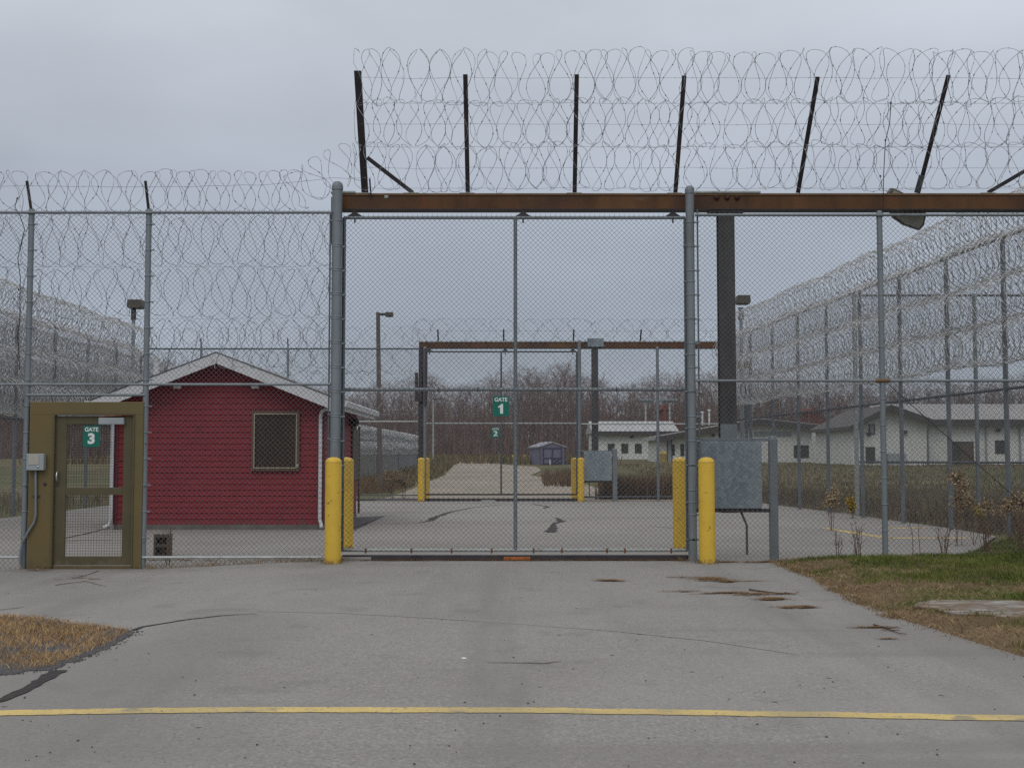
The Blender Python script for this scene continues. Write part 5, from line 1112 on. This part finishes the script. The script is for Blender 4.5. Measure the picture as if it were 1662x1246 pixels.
# litter of needles and twigs
def litter(spots, label, seed):
    g = random.Random(seed); Vs, Fs = [], []
    for px_, py_, rx_, ry_, n in spots:
        c = gnd(px_, py_); sub = [(g.gauss(0, rx_*.55), g.gauss(0, ry_*.6), g.uniform(.05, .5)*rx_, g.uniform(.06, .35)*ry_, g.uniform(-.25, .25)) for _ in range(9)]
        for _ in range(int(n*.9)):
            sx_, sy_, ax_, ay_, ro = g.choice(sub); u_ = g.gauss(0, ax_); x = c.x+sx_+u_; y = c.y+sy_+g.gauss(0, ay_)+u_*ro; a = g.gauss(.1, .5); l_ = g.uniform(.015, .06); z = h(x, y)+g.uniform(.005, .014); d = Vector((math.cos(a), math.sin(a), 0))*l_; w = Vector((-d.y, d.x, 0)).normalized()*.0028; k = len(Vs); p = Vector((x, y, z))
            Vs += [p-d-w, p-d+w, p+d+w+Vector((0, 0, .004)), p+d-w+Vector((0, 0, .004))]; Fs.append((k, k+1, k+2, k+3))
    tag(npmesh('needle_litter', np.array([tuple(v) for v in Vs]), np.array(Fs), NEEDLE), label, 'litter', kind='stuff')
litter([(1150, 940, .30, .12, 500), (1185, 943, .22, .10, 420), (1120, 937, .25, .06, 160), (990, 942, .14, .08, 260), (1215, 963, .3, .10, 450), (1250, 973, .2, .15, 420), (1285, 986, .18, .08, 350), (1170, 963, .30, .05, 160), (1105, 960, .15, .05, 90), (1420, 1019, .12, .05, 160), (1448, 1037, .08, .03, 40)]+[(x, 909.5, .35, .045, 240) for x in range(610, 1120, 42)]+[(x, 909, .35, .05, 130) for x in range(250, 530, 40)]+[(x, 912, .3, .08, 170) for x in range(1160, 1260, 30)]+[(130, 940, .3, .12, 90), (60, 926, .3, .05, 90)], 'dry brown needles and leaves blown onto the asphalt', 31)
g = random.Random(91); P = []
for k in range(900):
    x = g.uniform(-5.1, -2.75); f = mnoise.noise(Vector((x*2.2, 0, 3))); y = FY-.04+g.gauss(0, .07)
    if f > g.uniform(-.5, .5): P.append((x, y, h(x, y)))
for bx, by, n in ((-2.47, 17, 70), (2.69, 17, 60), (-2.5, 17.4, 60), (2.5, 17.4, 50), (-6.7, 17.36, 80), (-5.15, 17.36, 70)):
    for k in range(n): aa = g.uniform(0, 6.28); rr = .12+abs(g.gauss(0, .05)); x, y = bx+math.cos(aa)*rr, by+math.sin(aa)*rr; P.append((x, y, h(x, y)))
blades('base_weeds', P, DBLADE, .02, .11, .006, 1.2, 33, 'dead grass and weeds caught along the foot of the fence and bollards')
def twig(pxs, r_, label):
    P = G(*pxs); c = P[0]; t = MB().tube([(x, y, h(x, y)+r_+.004) for x, y in P], r_, 5, r1=r_*.4)
    g = random.Random(len(label))
    for k in range(4):
        a = Vector((*P[-2], 0)).lerp(Vector((*P[-1], 0)), g.random()); a.z = h(a.x, a.y)+.01; aa = g.uniform(0, 6.28); t.tube([a, a+Vector((math.cos(aa)*.12, math.sin(aa)*.12, .01))], r_*.4, 4)
    tag(t.build('fallen_twig', STICK, None, 0, loc=(c[0], c[1], h(*c))), label, 'twig')
twig([(1216, 958), (1235, 961), (1262, 964), (1290, 965)], .010, 'dark twig lying in the needle litter nearest the verge'); twig([(1418, 1015), (1440, 1021), (1461, 1030)], .008, 'thin brown twig lying alone on the asphalt by the verge edge')
twig([(160, 927), (140, 934), (118, 939)], .005, 'bent thin twig just in front of the olive gate'); twig([(90, 950), (112, 947), (140, 944), (172, 952)], .004, 'long thin dry stem lying on the asphalt in front of the olive gate')
# pebbles and chips
g = random.Random(77); mb = MB()
for k in range(110):
    p = gnd(g.uniform(0, 1662), 915+330*g.random()**.8); s_ = g.uniform(.003, .008)
    mb.lathe((p.x, p.y, h(p.x, p.y)+.002), [(s_, 0), (s_*.8, s_*.6), (.0005, s_*.8)], 6)
for k in range(750):
    i = g.randrange(len(IP)); a_, b_ = Vector(IP[i]), Vector(IP[(i+1) % len(IP)]); p = a_.lerp(b_, g.random())+Vector((g.gauss(0, .045), g.gauss(0, .045))); s_ = g.uniform(.003, .0085)
    if p.x > -5: mb.lathe((p.x, p.y, h(p.x, p.y)+.004), [(s_, 0), (s_*.8, s_*.6), (.0005, s_*.8)], 5)
tag(mb.build('pebbles', mat('chip', (.07, .066, .064), .9, 0, .4, 30.)), 'dark chips scattered over the asphalt', 'pebbles', kind='stuff')
p = gnd(753, 1069); mb = MB(); mb.lathe((p.x, p.y, h(p.x, p.y)+.003), [(.02, 0), (.018, .008), (.001, .01)], 8); tag(mb.build('white_pebble', WHITE, None, 0, loc=(p.x, p.y, h(p.x, p.y))), 'single small white chip on the asphalt before the dark skid mark', 'pebble')
